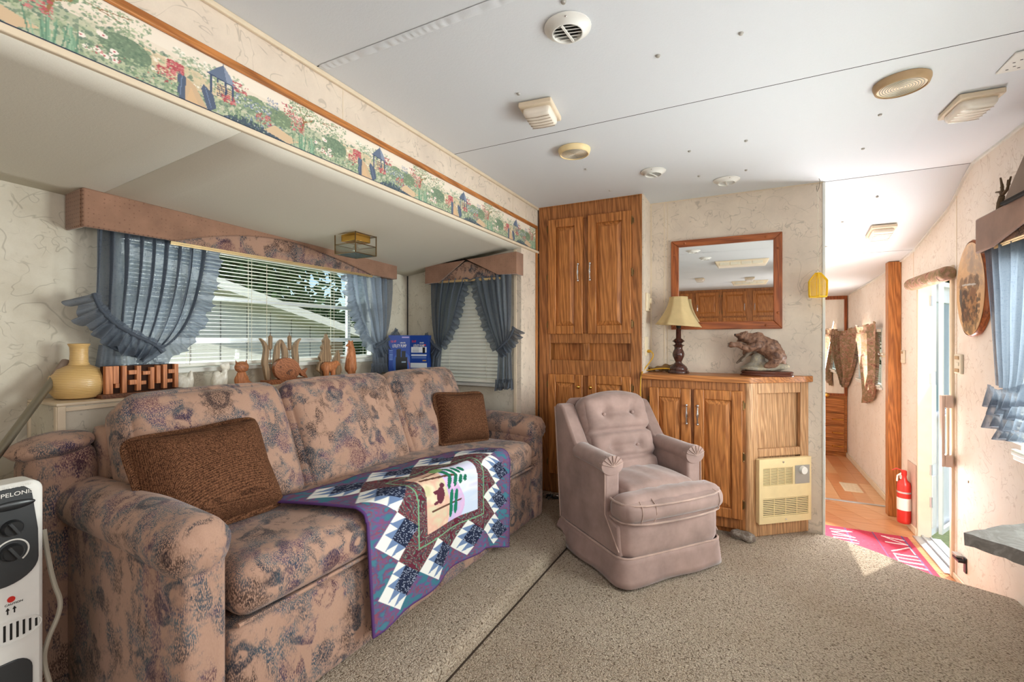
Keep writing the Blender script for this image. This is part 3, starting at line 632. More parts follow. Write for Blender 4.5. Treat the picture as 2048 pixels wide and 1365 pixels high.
# ================================================================== SOFA
sofa = thing('sofa', 'long floral chenille sofa with rolled arms on the raised slide-out floor', 'sofa', (-1.35, 1.35, PZ))
YA, YB = .52, 2.245; ROT = Matrix.Translation((-.985, 1.4, 0)) @ Matrix.Rotation(-.052, 4, 'Z') @ Matrix.Translation((.985, -1.4, 0))
FXs = -.985
def arm(y0, y1, zt, out):
    mb = MB(); yc = (y0+y1)/2; w = y1-y0
    # arm panel with a rounded front corner
    mb.soft(((FXs-1.60)/2-.0, yc, (PZ+zt-.02)/2), (abs(FXs+1.60), w*.86, zt-.02-PZ), .022, (.006, .004, 0), 12, ROT)
    a = mb.build('arm', M['sofa'], sofa, smooth=80)
    mb = MB(); n_ = 16
    def roll(u, v):
        x = FXs-.63+.648*v; e = 1-max(0, (v-.93)/.07)**2*.35
        if v > .999: e = .50
        ang = 2*pi*u; ry, rz = w*.60*e, .062*e; zz = zt-.062+.010*math.sin(v*pi)
        p = Vector((x+.002*math.sin(ang*8)*max(0, (v-.9)*10), yc+ry*math.cos(ang)+out*.006, zz+rz*math.sin(ang)*(1.0 if math.sin(ang) > 0 else 1.15))); return ROT @ p
    mb.grid(28, 24, roll, wrapu=True); c = mb.v(ROT @ Vector((FXs+.019, yc+out*.006, zt-.065)))
    mb.bm.verts.ensure_lookup_table(); last = [v for v in mb.bm.verts][-29:-1]
    for i in range(28): mb.face([last[i], last[(i+1) % 28], c])
    mb.build('arm_roll', M['sofa'], a, smooth=120)
arm(YA, YA+.115, .612, -1); arm(2.125, YB, .592, 1)
mb = MB(); mb.soft((-1.66, .530, .38), (.17, .15, .66), .05, (0, 0, .01), 12, ROT); mb.build('back_wing', M['sofa'], sofa, smooth=120)
def wing(u, v):
    a = 2*pi*u; k = math.sin(pi*min(1, max(0, v)))**.5; return ROT @ Vector((-1.655+.092*math.cos(a)*k, .425+.185*v, .695+.034*math.sin(a)*k+.02*v))
mb = MB(); mb.grid(24, 12, wing, wrapu=True); mb.build('wing_roll', M['sofa'], sofa, smooth=120)
# far back corner of the frame and the plinth
mb = MB(); mb.soft((-1.62, 1.38, .40), (.12, 1.56, .70), .03, (0, 0, 0), 8, ROT); mb.soft((-1.62, 2.17, .33), (.17, .12, .52), .03, (0, 0, 0), 8, ROT); mb.build('back_frame', M['sofa'], sofa, smooth=80)
mb = MB(); mb.soft((-1.30, 1.385, .20), (.61, 1.50, .265), .02, (.008, 0, 0), 14, ROT); mb.build('front_panel', M['sofa'], sofa, smooth=80)
def dimple(pts, depth, rad):
    def fn(q, p):
        for (a, b) in pts:
            r2 = ((q.y-a)/rad)**2+((q.z-b)/rad)**2
            if q.x > 0: q.x -= depth*math.exp(-r2)
        return q
    return fn
def seatwave(q, p):
    if q.z > 0: q.z += .004*math.sin(q.y*9+1)+.003*math.sin(q.x*17+q.y*5)
    return q
mb = MB(); mb.soft((-1.285, 1.38, .408), (.62, 1.475, .125), .045, (.012, 0, .018), 26, ROT, seatwave); mb.build('seat_cushion', M['sofa'], sofa, smooth=120)
mb = MB(); mb.tube([ROT @ Vector((FXs+.004, y, .350+.003*math.sin(y*7))) for y in np.linspace(.645, 2.11, 40)], .0055, 6); mb.build('piping', M['sofa'], sofa)
for i, (ya, yb, zt) in enumerate(((.612, 1.085, .815), (1.09, 1.615, .812), (1.62, 2.11, .800))):
    T = ROT @ Matrix.Translation((-1.475, (ya+yb)/2, .625)) @ Matrix.Rotation(.43*-1, 4, 'Y')
    mb = MB(); mb.soft((0, 0, 0), (.165, yb-ya, .43), .052, (.036, .012, .012), 24, T, dimple([(0.10, .02), (-.10, .02)], .016, .05))
    bcu = mb.build('back_cushion', M['sofa'], sofa, smooth=120)
    mb = MB(); hw = (yb-ya)/2-.02; lp = []
    for k in range(60):
        a = 2*pi*k/60; cx, cz_ = math.cos(a), math.sin(a); e = .28
        lp.append(T @ Vector((.083-.052+.030, math.copysign(abs(cx)**e, cx)*(hw+.008), math.copysign(abs(cz_)**e, cz_)*.203)))
    mb.tube(lp, .005, 6, closed=True); mb.build('piping', M['sofa'], bcu)
def pillow(label, c, sz, M4):
    p = thing('throw_pillow', label, 'pillow', c, 0, 'brown throw pillows on the sofa'); mb = MB()
    def fn(q, k):
        e = max(abs(k[1]), abs(k[2])); f = 1-.86*max(0, (e-.55)/.45)**2
        q.x *= f; s_ = 1-.05*(1-min(1, abs(k[1])*abs(k[2])*1.0)); q.y *= s_; q.z *= s_; return q
    T = Matrix.Translation(c) @ M4
    mb.soft((0, 0, 0), sz, .035, (.028, 0, 0), 24, T, fn); o = mb.build('cover', M['tweed'], p, smooth=180)
    mb = MB(); lp = []
    for k in range(72):
        a = 2*pi*k/72; e = .22; cx, cy = math.cos(a), math.sin(a); y, z = math.copysign(abs(cx)**e, cx), math.copysign(abs(cy)**e, cy); m_ = 1-.05*(1-abs(y*z)); lp.append(T @ Vector((0, y*sz[1]/2*m_, z*sz[2]/2*m_)))
    mb.tube(lp, .004, 6, closed=True); mb.build('seam', M['tweed'], o)
pillow('large square brown tweed pillow against the near arm of the floral sofa', (-1.335, .762, .615), (.13, .36, .30), Matrix.Rotation(-.05, 4, 'Z') @ Matrix.Rotation(-.50, 4, 'Y') @ Matrix.Rotation(.03, 4, 'X'))
pillow('smaller brown tweed pillow in the far corner of the floral sofa beside the end window', (-1.265, 1.945, .600), (.12, .30, .265), Matrix.Rotation(-.42, 4, 'Z') @ Matrix.Rotation(-.34, 4, 'Y') @ Matrix.Rotation(-.05, 4, 'X'))
# ================================================================== ARMCHAIR (local frame: front is -y)
ch = thing('armchair', 'mauve velvet tufted swivel armchair standing on the carpet before the oak cabinets', 'armchair', (-.450, 2.182, 0), math.radians(50.5))
ca, sa = math.cos(math.radians(50.5)), math.sin(math.radians(50.5))
def floor_at(x, y):
    wx = -.450+ca*x-sa*y; wy = 2.182+sa*x+ca*y
    return PZ*max(0, min(1, (step_x(wy)-wx)/.03+.2))
V_ = M['velvet']
def skirt_ring(u, v):
    hw, hd, cr = .272+.016*(1-v), .262+.014*(1-v), .055
    per = u*4; side = int(per) % 4; t = per-int(per); s_ = 2*t-1
    P = [(hw*s_, -hd), (hw, hd*s_), (-hw*s_, hd), (-hw, -hd*s_)][side]; x, y = P
    y = min(y, .238)
    # round the corners
    ix = max(-hw+cr, min(hw-cr, x)); iy = max(-hd+cr, min(hd-cr, y)); dx, dy = x-ix, y-iy; L = math.hypot(dx, dy)
    if L > 1e-9: x, y = ix+dx/L*min(L, cr), iy+dy/L*min(L, cr)
    wob = .006*(1-v)*math.sin(u*46)+.004*(1-v)*math.sin(u*17+1); r = math.hypot(x, y); x += x/r*wob; y += y/r*wob
    z = .012+.106*v; f = floor_at(x, y)
    if f > 0: z = max(z, f+.006+.05*v)
    return Vector((x, y, z))
mb = MB(); mb.grid(96, 5, skirt_ring, wrapu=True); sk_ = mb.build('skirt', V_, ch, local=True, smooth=120, solid=.006, off=0)
mb = MB(); mb.tube([skirt_ring(k/96, 1.0)*1.0 for k in range(96)], .005, 6, closed=True); mb.build('piping', M['velvet2'], sk_, local=True)
mb = MB(); mb.soft((0, -.012, .19), (.525, .50, .20), .06, (.0, .010, 0), 16); mb.build('body', V_, ch, local=True, smooth=120)
for s in (-1, 1):
    # side: wing, arm and lower panel in one outline (y, z)
    out = [(.235, .115), (.295, .655), (.282, .672), (.235, .672), (.215, .655), (.108, .512), (.085, .500), (-.120, .478), (-.135, .468), (-.137, .26), (-.225, .24), (-.232, .115)]
    mb = MB(); mb.prism(out, 'x', s*.192, s*.268); sd_ = mb.build('side_panel', V_, ch, local=True, smooth=45, bevel=.012)
    mb = MB()
    def aroll(u, v, s=s):
        y = .10-.240*v; a = 2*pi*u; k = 1+.10*max(0, (v-.75)*4); return Vector((s*.232+(.050*k)*math.cos(a), y, .474-.012*v+(.038*k)*math.sin(a)))
    mb.grid(20, 14, aroll, wrapu=True); cc = Vector((s*.232, -.148, .462)); mb.bm.verts.ensure_lookup_table(); ring = list(mb.bm.verts)[-20:]; cv = mb.v(cc)
    for k in range(20): mb.face([ring[k], ring[(k+1) % 20], cv])
    ar = mb.build('arm', V_, ch, local=True, smooth=70, bevel=0)
    mb = MB()     # pleated scroll front
    for k in range(7):
        a = pi*(.08+.84*k/6); mb.tube([cc+Vector((0, -.002, -.004)), Vector((s*.232+.052*math.cos(a), -.144, .462+.040*math.sin(a))), Vector((s*.232+.054*math.cos(a), -.12, .463+.040*math.sin(a)))], .0022, 5)
    mb.build('arm_pleat', M['velvet2'], ar, local=True)
    mb = MB(); mb.tube([(s*.268, .292, .655), (s*.269, .235, .12)], .004, 6); mb.build('piping', M['velvet2'], sd_, local=True); mb = MB(); mb.tube([(s*.268, -.135, .46), (s*.269, -.137, .26), (s*.269, -.232, .14)], .003, 6); mb.build('piping', M['velvet2'], sd_, local=True)
# T-shaped seat cushion with gathered top
def seatfn(q, p):
    if q.z > 0: q.z += .004*math.sin(q.x*55+q.y*20)*max(0, 1-abs(p[0]))*(1 if p[1] < .6 else .3)
    return q
mb = MB(); mb.soft((0, -.215, .302), (.545, .125, .105), .045, (.0, .028, .012), 20, None, seatfn); mb.soft((0, -.03, .312), (.385, .34, .11), .04, (0, .0, .030), 22, None, seatfn)
st = mb.build('seat_cushion', V_, ch, local=True, smooth=120)
lp = [Vector((-.262, -.165, .338)), Vector((-.27, -.205, .337)), Vector((-.262, -.245, .335)), Vector((-.225, -.278, .334))]+[Vector((x, -.289-.016*(1-(x/.2)**2), .333)) for x in np.linspace(-.18, .18, 14)]+[Vector((.225, -.278, .334)), Vector((.262, -.245, .335)), Vector((.27, -.205, .337)), Vector((.262, -.165, .338))]
mb = MB(); mb.tube(lp, .0048, 6); mb.tube([p+Vector((0, .001, -.073)) for p in lp], .0045, 6); mb.build('piping', M['velvet2'], st, local=True)
mb = MB()
for x in (-.20, -.135, .215): mb.tube([(x*.9, -.22, .362), (x, -.290-.010*(1-(x/.2)**2), .332), (x, -.296-.010*(1-(x/.2)**2), .300), (x, -.285, .262)], .0022, 5)
mb.build('pleat_seam', M['velvet2'], st, local=True)
TB = Matrix.Translation((0, .145, .50)) @ Matrix.Rotation(-.34, 4, 'X')
def backfn(q, p):
    if q.y < 0:
        for (bx, bz, dp) in ((-.085, .115, .026), (.085, .115, .026), (.075, -.045, .024), (-.075, -.045, .024)):
            r = math.hypot(q.x-bx, (q.z-bz)); q.y += dp*math.exp(-(r/.030)**2)+.008*math.exp(-((q.z-bz)/.010)**2)*(1 if abs(q.x) < .09 else .3)
        q.y += .036*math.exp(-((q.z-.033)/.012)**2)+.026*math.exp(-((q.z+.095)/.012)**2)
        q.y -= .010*math.cos(q.x*9)
    if q.z > .1: q.z += .030*(1-(q.x/.19)**2)*(q.z-.1)/.1
    return q
mb = MB(); mb.soft((0, 0, 0), (.385, .12, .41), .045, (0, .026, 0), 56, TB, backfn); bk = mb.build('backrest', V_, ch, local=True, smooth=140)
for (bx, bz) in ((-.085, .115), (.085, .115), (.075, -.045)):
    mb = MB(); p = TB @ Vector((bx, -.058, bz)); mb.ell(p, (.009, .007, .009), 10, 6); mb.build('button', V_, bk, local=True)
mb = MB(); mb.prism([(-.215, 0), (-.215, .56), (-.19, .585), (.19, .585), (.215, .56), (.215, 0)], 'y', .235, .262); bp = mb.build('back_panel', V_, ch, local=True, bevel=.008)
sh = Matrix.Rotation(-.07, 4, 'X')
for v in bp.data.vertices: v.co = v.co+Vector((0, .03*(v.co.z/.7), .11*U))
mb = MB(); mb.cyl((.13, -.22, 0), (.13, -.22, .035), .02, 12); mb.cyl((0, 0, 0.0), (0, 0, .11), .12, 20); mb.build('foot', M['dark'], ch, local=True)
# ================================================================== WINDOWS, BLINDS, VALANCES, CURTAINS
FB = lambda a, b, n: Vector((BX+n, a, b))         # rear wall of the slide-out: across = +Y, out = +X
FE = lambda a, b, n: Vector((a, SY-n, b))         # end wall: across = +X, out = -Y
FR = lambda a, b, n: Vector((RX-n, a, b))         # right wall: across = +Y, out = -X
def fbox(mb, F, p, q): return mb.hexa([F(*c) for c in ((p[0], p[1], p[2]), (q[0], p[1], p[2]), (q[0], q[1], p[2]), (p[0], q[1], p[2]), (p[0], p[1], q[2]), (q[0], p[1], q[2]), (q[0], q[1], q[2]), (p[0], q[1], q[2]))])
def window(name, F, a0, a1, b0, b1, bars=(), sill=True, posts=()):
    mb = MB(); t = .018
    for p, q in (((a0, b0, -.03), (a0+t, b1, .004)), ((a1-t, b0, -.03), (a1, b1, .004)), ((a0+t, b0, -.03), (a1-t, b0+t, .004)), ((a0+t, b1-t, -.03), (a1-t, b1, .004))): fbox(mb, F, p, q)
    w_ = struct(name, mb, M['trimw'], bevel=.002)
    for z in bars:
        mb = MB(); fbox(mb, F, (a0+t, z-.010, -.026), (a1-t, z+.010, -.006)); mb.build('sash_bar', M['alu'], w_, local=True)
    for a in posts:
        mb = MB(); fbox(mb, F, (a-.010, b0+t, -.026), (a+.010, b1-t, -.008)); mb.build('sash_post', M['alu'], w_, local=True)
    mb = MB(); fbox(mb, F, (a0+t, b0+t, -.022), (a1-t, b1-t, -.019)); g = mb.build('pane', M['glass'], w_, local=True, smooth=0); g['kind'] = 'structure'
    if sill:
        mb = MB(); fbox(mb, F, (a0-.01, b0-.02, 0), (a1+.01, b0-.001, .022)); mb.build('sill', M['trimw'], w_, local=True, bevel=.003)
    return w_
window('window_1', FB, *W0[:2], W0[2], W0[3], bars=(1.167, .990), posts=(1.87, ))
window('window_2', FE, *W1[:2], W1[2], W1[3])
window('window_3', FR, *RW[:2], RW[2], RW[3])
window('window_4', FR, *BW[:2], BW[2], BW[3])
def blind(label, F, a0, a1, b0, b1, n, tilt, cords, n_off=.028, group=None, wd=.021, camber=.0012):
    t = thing('venetian_blind', label, 'blind', F((a0+a1)/2, b0, n_off)); t0 = t.location/U
    mb = MB(); fbox(mb, F, (a0, b1-.022, n_off-.014), (a1, b1, n_off+.014)); mb.build('head_rail', M['blind'], t, bevel=.002)
    mb = MB(); fbox(mb, F, (a0, b0-.008, n_off-.011), (a1, b0+.006, n_off+.011)); mb.build('bottom_rail', M['blind'], t, bevel=.003)
    first = None; dz = (b1-.03-b0-.012)/(n-1)
    for i in range(n):
        if first is None:
            mb = MB(); c, s = math.cos(tilt), math.sin(tilt); hw = wd/2; z = b0+.012; pr = [(-hw, -camber), (-hw*.4, .0008), (hw*.4, .0008), (hw, -camber)]
            P = [(n_off+x*c-y*s, z+x*s+y*c) for x, y in pr]; A_ = [mb.v(F(a0, p[1], p[0])) for p in P]; B_ = [mb.v(F(a1, p[1], p[0])) for p in P]
            for k in range(3): mb.face([A_[k], B_[k], B_[k+1], A_[k+1]])
            first = mb.build('slat', M['blind'], t, smooth=180)
        else:
            o = first.copy(); o.location = (0, 0, dz*i*U); COL.objects.link(o)
    for a in cords:
        for k in (-1, 1):
            mb = MB(); mb.tube([F(a, b0, n_off+k*.012), F(a, b1-.02, n_off+k*.012)], .0009, 5); mb.build('ladder_cord', M['ivory'], t, smooth=0)
    return t
b_ = blind('wide white venetian blind with open slats in the long window behind the sofa', FB, W0[0]+.01, W0[1]-.01, W0[2]+.012, W0[3]-.005, 29, .0, (1.02, 1.27, 1.72, 1.95), .03)
mb = MB(); mb.tube([FB(1.335, 1.33, .05), FB(1.335, .86, .05)], .0012, 5); mb.build('pull_cord', M['ivory'], b_)
mb = MB(); mb.tube([FB(.985, 1.33, .05), FB(.985, .95, .05)], .0016, 6); mb.build('tilt_wand', M['ivory'], b_)
blind('narrow white venetian blind shut over the end window beside the tall cabinet', FE, W1[0]+.005, W1[1]-.005, W1[2]+.012, W1[3]-.005, 28, .95, (-1.60, -1.34), .026, wd=.027, camber=.0035)
blind('small white blind in the hallway window under camouflage curtains', FR, BW[0]+.01, BW[1]-.01, BW[2]+.01, BW[3]-.01, 24, .3, (4.5, 4.9), .02)
blind('white venetian blind in the window behind the right-hand blue curtain', FR, RW[0]+.01, RW[1]-.01, RW[2]+.01, RW[3]-.01, 26, .06, (1.5, 2.1), .024)
def valance(label, F, a0, a1, b0, b1, dep, arch, sl=(0, 0), strip=.012, fab='sofa', low=None):
    """padded pelmet box; arch: lower edge of the plain face (a, b) from a0 to a1; sl: top edge heights at both ends"""
    t = thing('pelmet', label, 'pelmet', F((a0+a1)/2, b0, 0)); t1, t2 = sl
    top = lambda a: t1+(t2-t1)*(a-a0)/(a1-a0)
    mb = MB(); lo = arch; hi = [(a, top(a)) for a, _ in lo]
    Lf = [mb.v(F(a, b, dep)) for a, b in lo]; Hf = [mb.v(F(a, b, dep)) for a, b in hi]; Lb = [mb.v(F(a, b, dep-.014)) for a, b in lo]; Hb = [mb.v(F(a, b, dep-.014)) for a, b in hi]
    for i in range(len(lo)-1):
        for A_, B_ in ((Lf, Hf), (Hb, Lb), (Hf, Hb), (Lb, Lf)): mb.face([A_[i], A_[i+1], B_[i+1], B_[i]])
    for i in (0, -1): mb.face([Lf[i], Hf[i], Hb[i], Lb[i]])
    for a, q in ((a0, 1), (a1, -1)):
        bl = lo[0][1] if q > 0 else lo[-1][1]
        mb.hexa([F(*c) for c in ((a, bl, .001), (a+q*.014, bl, .001), (a+q*.014, bl, dep-.013), (a, bl, dep-.013), (a, top(a), .001), (a+q*.014, top(a), .001), (a+q*.014, top(a), dep-.013), (a, top(a), dep-.013))])
    mb.build('plain_panel', M['pelmet'], t, bevel=.006)
    ins = [p for p in arch if p[1] > b0+.004]; ia, ib = arch[1][0]-.0, arch[-2][0]
    mb = MB(); mb.hexa([F(*c) for c in ((ia, b0, dep-.034), (ib, b0, dep-.034), (ib, b0, dep-.020), (ia, b0, dep-.020), (ia, top(ia)-.01, dep-.034), (ib, top(ib)-.01, dep-.034), (ib, top(ib)-.01, dep-.020), (ia, top(ia)-.01, dep-.020))]); mb.build('floral_inset', M[fab], t)['label'] = 'floral fabric inset under the scooped edge'
    mb = MB()
    for k, (z0, z1, e) in enumerate(((0, .45, 0), (.5, 1, .002))): fbox(mb, F, (ia-.01, b0-strip+strip*z0, dep-.022), (ib+.01, b0-strip+strip*z1, dep-.016+e))
    mb.build('gold_strip', M['gold'], t, smooth=0); return t
# heights measured on the front face
vy0, vy1 = .667, 2.118; vt0, vt1 = 1.472, 1.436
ar_ = [(vy0, 1.349), (.93, 1.352)]+[(.93+(1.40-.93)*t, 1.352+.088*(1-(1-t)**2.0)) for t in np.linspace(.08, 1, 8)]+[(1.40+(1.92-1.40)*t, 1.440-.090*(t**1.35)) for t in np.linspace(.12, 1, 8)]+[(vy1, 1.349)]
valance('long pink-brown pelmet with floral centre over the wide window behind the sofa', FB, vy0, vy1, 1.352, 1.46, .125, ar_, (vt0, vt1))
ea0, ea1 = at(850, 540, Y=SY-.09).x, at(1033, 520, Y=SY-.09).x; pk = at(930, 520, Y=SY-.09)
zl = at(850, 568, Y=SY-.09).z; zr = at(1033, 548, Y=SY-.09).z
valance('short pink-brown pelmet with a pointed floral notch over the end window', FE, ea0, ea1, zl+.012, 1.45, .09, [(ea0, zl), (ea0+.10, zl+.002), (pk.x, pk.z+.004), (ea1-.12, zr+.004), (ea1, zr)], (at(850, 533, Y=SY-.09).z, at(1033, 503, Y=SY-.09).z))
ra1 = 2.47; q_ = at(1950, 440, X=RX-.10); q2 = at(1965, 503, X=RX-.10); ra1 = q_.y
valance('pink-brown pelmet with a floral centre over the right-hand curtained window', FR, 1.12, ra1, q2.z+.012, 1.45, .10, [(1.12, q2.z), (1.27, q2.z+.004), (1.80, q_.z-.02), (ra1-.12, q2.z+.004), (ra1, q2.z)], (q_.z+.01, q_.z))
def interp(pts, t):
    L = [0]
    for a, b in zip(pts, pts[1:]): L.append(L[-1]+math.dist(a, b))
    d = t*L[-1]
    for i in range(len(pts)-1):
        if d <= L[i+1]+1e-9:
            k = (d-L[i])/max(1e-9, L[i+1]-L[i]); return tuple(x+(y-x)*k for x, y in zip(pts[i], pts[i+1]))
    return pts[-1]
def smoothp(pts, it=2):
    for _ in range(it):
        q = [pts[0]]
        for a, b in zip(pts, pts[1:]): q += [tuple(x*.75+y*.25 for x, y in zip(a, b)), tuple(x*.25+y*.75 for x, y in zip(a, b))]
        pts = q+[pts[-1]]
    return pts
def ruffle(name, F, path, wdt, n0, mat, parent, waves, amp=.012, side=1, dirv=None, head=True):
    """gathered frill along a path of (a, b); it stands off to one side"""
    P = smoothp(path); mb = MB(); N = max(60, int(waves*9))
    def f(u, v):
        a, b = interp(P, u); a2, b2 = interp(P, min(1, u+.02)); a1_, b1_ = interp(P, max(0, u-.02)); tx, tz = a2-a1_, b2-b1_; L = math.hypot(tx, tz) or 1
        nx, nz = (tz/L*side, -tx/L*side) if dirv is None else dirv
        ph = u*waves*2*pi; k = (v**.8); w_ = wdt*(1+.12*math.sin(ph*.37+1)+.08*math.sin(ph*.5))
        w2 = (v if not head else (v*1.25-.25)); off = n0+amp*1.15*k*math.sin(ph+.8*math.sin(u*37))+amp*.5*k*math.sin(ph*.53+2)+.004
        if head and v < .2: off = n0+.006+.003*math.sin(ph*2)
        sh = amp*.38*k*math.cos(ph+.6*math.sin(ph*.31))
        return F(a+nx*w_*w2+tx/L*sh, b+nz*w_*w2+tz/L*sh, off)
    mb.grid(N, 7, f); return mb.build(name, mat, parent, smooth=180)
def curtain_set(label, F, outer, inner, n0, mat, pleats, band=None, tail=None, frill=True, lab2=None, amp=.012, group=None, frw=.042, side=1, rows=40, fw=8):
    """outer, inner: edge polylines (a, b), top to tie point"""
    t = thing('curtain', label, 'curtain', F((outer[0][0]+inner[0][0])/2, min(outer[-1][1], inner[-1][1]), n0), 0, group); O_, I_ = smoothp(outer), smoothp(inner); mb = MB()
    def f(u, v):
        a0, b0 = interp(O_, v); a1, b1 = interp(I_, v); k = (1-.55*v)
        ph = u*pleats*2*pi+1.2*math.sin(u*5)+.5*math.sin(u*11+v*2)
        n_ = n0+amp*k*(1.5*math.copysign(abs(math.sin(ph))**.75, math.sin(ph))+.45*math.sin(ph*2.3+1+v)+.25*math.sin(ph*4.1+2))+.010*math.sin(pi*u)*math.sin(pi*min(1, v*1.1))
        gather = .0015*math.sin(u*pleats*2*pi*3)*max(0, 1-v*12)
        return F(a0+(a1-a0)*u+.011*math.cos(ph)*k, b0+(b1-b0)*u-(.012*math.sin(pi*u)*v), n_+gather)
    mb.grid(int(pleats*12), rows, f); mb.build('panel', mat, t, smooth=180)
    if frill: ruffle('frill', F, inner, frw, n0+.008, mat, t, fw*2.2, .010, side)
    if band:
        pts, wdt, n1 = band; o = ruffle('tie_band', F, pts, wdt, n1, mat, t, 13, .012, -side if wdt > 0 else side)
        mb = MB(); P = smoothp(pts); mb.tube([F(*interp(P, k/30), n1+.008+.002*math.sin(k*2.1)) for k in range(31)], [.006+.0015*math.sin(k*2.5) for k in range(31)], 6); mb.build('gathered_cord', mat, o, smooth=180)
    if tail:
        l0, l1, tn = tail; T0, T1 = l0, l1
        mb = MB()
        def g(u, v):
            x0, z0 = interp(T0, v); x1, z1 = interp(T1, v); ph = u*5*2*pi
            return F(x0+(x1-x0)*u, z0+(z1-z0)*u+.004*math.sin(ph)*v, tn+.012*math.sin(ph)*(.5+.5*v)+.006*math.sin(ph*.6))
        mb.grid(60, 14, g); mb.build('tail', mat, t, smooth=180)
        (xa, za), (xb, zb) = T0[-1], T1[-1]; ruffle('tail_frill', F, [(xa-(xb-xa)*.12, za+.012), ((xa+xb)/2, (za+zb)/2+.012), (xb+(xb-xa)*.12, zb+.012)], .045, tn+.004, mat, t, 9, .012, 1, dirv=(0, -1))
    return t
def pxs(pts, **k):
    r = []
    for p in pts:
        q = at(*p, **k); r.append((q.y if 'X' in k else q.x, q.z))
    return r
XB = BX+.075
kb = dict(X=XB)
curtain_set('big blue curtain at the near end of the wide window, tied with a frilled band', FB,
  pxs([(192, 450), (190, 540), (186, 640), (200, 690), (262, 712)], **kb), pxs([(418, 482), (408, 560), (385, 640), (345, 690), (296, 706)], **kb), .075, M['curtain'], 9,
  band=(pxs([(174, 588), (190, 625), (235, 662), (300, 690), (322, 745)][:4]+[(312, 706)], **kb), .066, .11),
  tail=(pxs([(196, 690), (186, 748)], **kb), pxs([(300, 700), (312, 738)], **kb), .08), side=-1, frw=.05, amp=.014)
mb = None
curtain_set('narrower blue curtain at the far end of the wide window, gathered beside the pump box', FB,
  pxs([(781, 560), (780, 600), (777, 650), (770, 676)], **kb), pxs([(698, 548), (702, 590), (716, 640), (738, 690), (752, 690)], **kb), .075, M['curtain'], 6,
  band=(pxs([(786, 660), (765, 685), (742, 698)], **kb), .06, .10), tail=(pxs([(742, 690), (742, 736)], **kb), pxs([(776, 676), (784, 732)], **kb), .085), side=1, frw=.05, fw=6)
YE = SY-.06; ke = dict(Y=YE)
curtain_set('dark blue curtain hanging at the left side of the end window by the pump box', FE,
  pxs([(864, 562), (864, 620), (868, 670), (874, 690)], **ke), pxs([(936, 556), (922, 600), (910, 650), (886, 694)], **ke), .06, M['curtain'], 6,
  band=(pxs([(858, 668), (872, 690), (888, 702)], **ke), .055, .085), tail=(pxs([(864, 694), (858, 746)], **ke), pxs([(884, 696), (878, 748)], **ke), .065), side=-1, frw=.035, fw=6)
curtain_set('dark blue curtain hanging at the right side of the end window by the tall cabinet', FE,
  pxs([(1021, 548), (1022, 600), (1021, 650), (1014, 690)], **ke), pxs([(950, 556), (960, 600), (975, 650), (996, 700)], **ke), .06, M['curtain'], 6,
  band=(pxs([(1034, 655), (1024, 678), (998, 702)], **ke), -.055, .085), tail=(pxs([(998, 700), (996, 768)], **ke), pxs([(1022, 690), (1024, 766)], **ke), .065), side=1, frw=.035, fw=6)
kr = dict(X=RX-.06)
t_ = curtain_set('bright blue curtain on the right wall with tiers of sunlit frills, beside the oval plaque', FR,
  pxs([(1980, 500), (1988, 600), (1992, 700), (1996, 770)], **kr), pxs([(2150, 440), (2140, 600), (2110, 720), (2066, 790)], **kr), .06, M['curtain'], 7, frill=False, amp=.014, side=1)
for k, (pts, wd) in enumerate((([(1990, 778), (2015, 790), (2050, 782), (2090, 770)], .06), ([(1992, 800), (2020, 812), (2060, 812), (2100, 812)], .05), ([(1976, 830), (2010, 838), (2050, 838), (2090, 842)], .045), ([(1992, 862), (2015, 866), (2050, 868), (2080, 872)], .03))):
    ruffle('tail_frill', FR, pxs(pts, **kr), wd, .075-.008*k, M['curtain'], t_, 7, .016, 1, dirv=(0, -1))
kh = dict(X=RX-.03)
t_ = curtain_set('camouflage-print curtain with a ruffled heading on the hallway window', FR, pxs([(1756, 662), (1757, 720), (1752, 780), (1744, 800)], **kh), pxs([(1716, 668), (1722, 720), (1728, 780), (1724, 806)], **kh), .03, M['camo'], 4, frill=False, amp=.02)
ruffle('heading', FR, pxs([(1757, 658), (1740, 662), (1716, 668)], **kh), .05, .04, M['camo'], t_, 6, .012, 1, dirv=(0, 1))
t_ = curtain_set('draped camouflage-print swag on the hallway window beside the dresser', FR, pxs([(1722, 666), (1718, 690), (1706, 740), (1694, 770)], **kh), pxs([(1686, 672), (1686, 700), (1686, 750), (1688, 775)], **kh), .03, M['camo'], 5, frill=False, amp=.02)
ruffle('heading', FR, pxs([(1720, 664), (1704, 668), (1688, 674)], **kh), .05, .04, M['camo'], t_, 6, .012, 1, dirv=(0, 1))
# ================================================================== REAR LEDGE AND WHAT STANDS ON IT
lz = lambda y: .812-.018*(y-.58)
lg = thing('ledge', 'cream-trimmed wallpapered ledge running behind the sofa below the wide window', 'ledge', (-1.85, 1.4, PZ))
LX = -1.752
mb = MB(); mb.hexa([(BX+.002, .585, PZ), (LX-.003, .585, PZ), (LX-.003, SY-.004, PZ), (BX+.002, SY-.004, PZ), (BX+.002, .585, lz(.58)-.008), (LX-.003, .585, lz(.58)-.008), (LX-.003, SY-.004, lz(SY)-.008), (BX+.002, SY-.004, lz(SY)-.008)]); mb.build('body', M['wall_slide'], lg, smooth=0)
mb = MB(); mb.hexa([(BX+.002, .580, lz(.58)-.008), (LX+.002, .580, lz(.58)-.008), (LX+.002, SY-.004, lz(SY)-.008), (BX+.002, SY-.004, lz(SY)-.008), (BX+.002, .580, lz(.58)), (LX+.002, .580, lz(.58)), (LX+.002, SY-.004, lz(SY)), (BX+.002, SY-.004, lz(SY))]); mb.build('top', M['trim'], lg, smooth=0, bevel=.002)
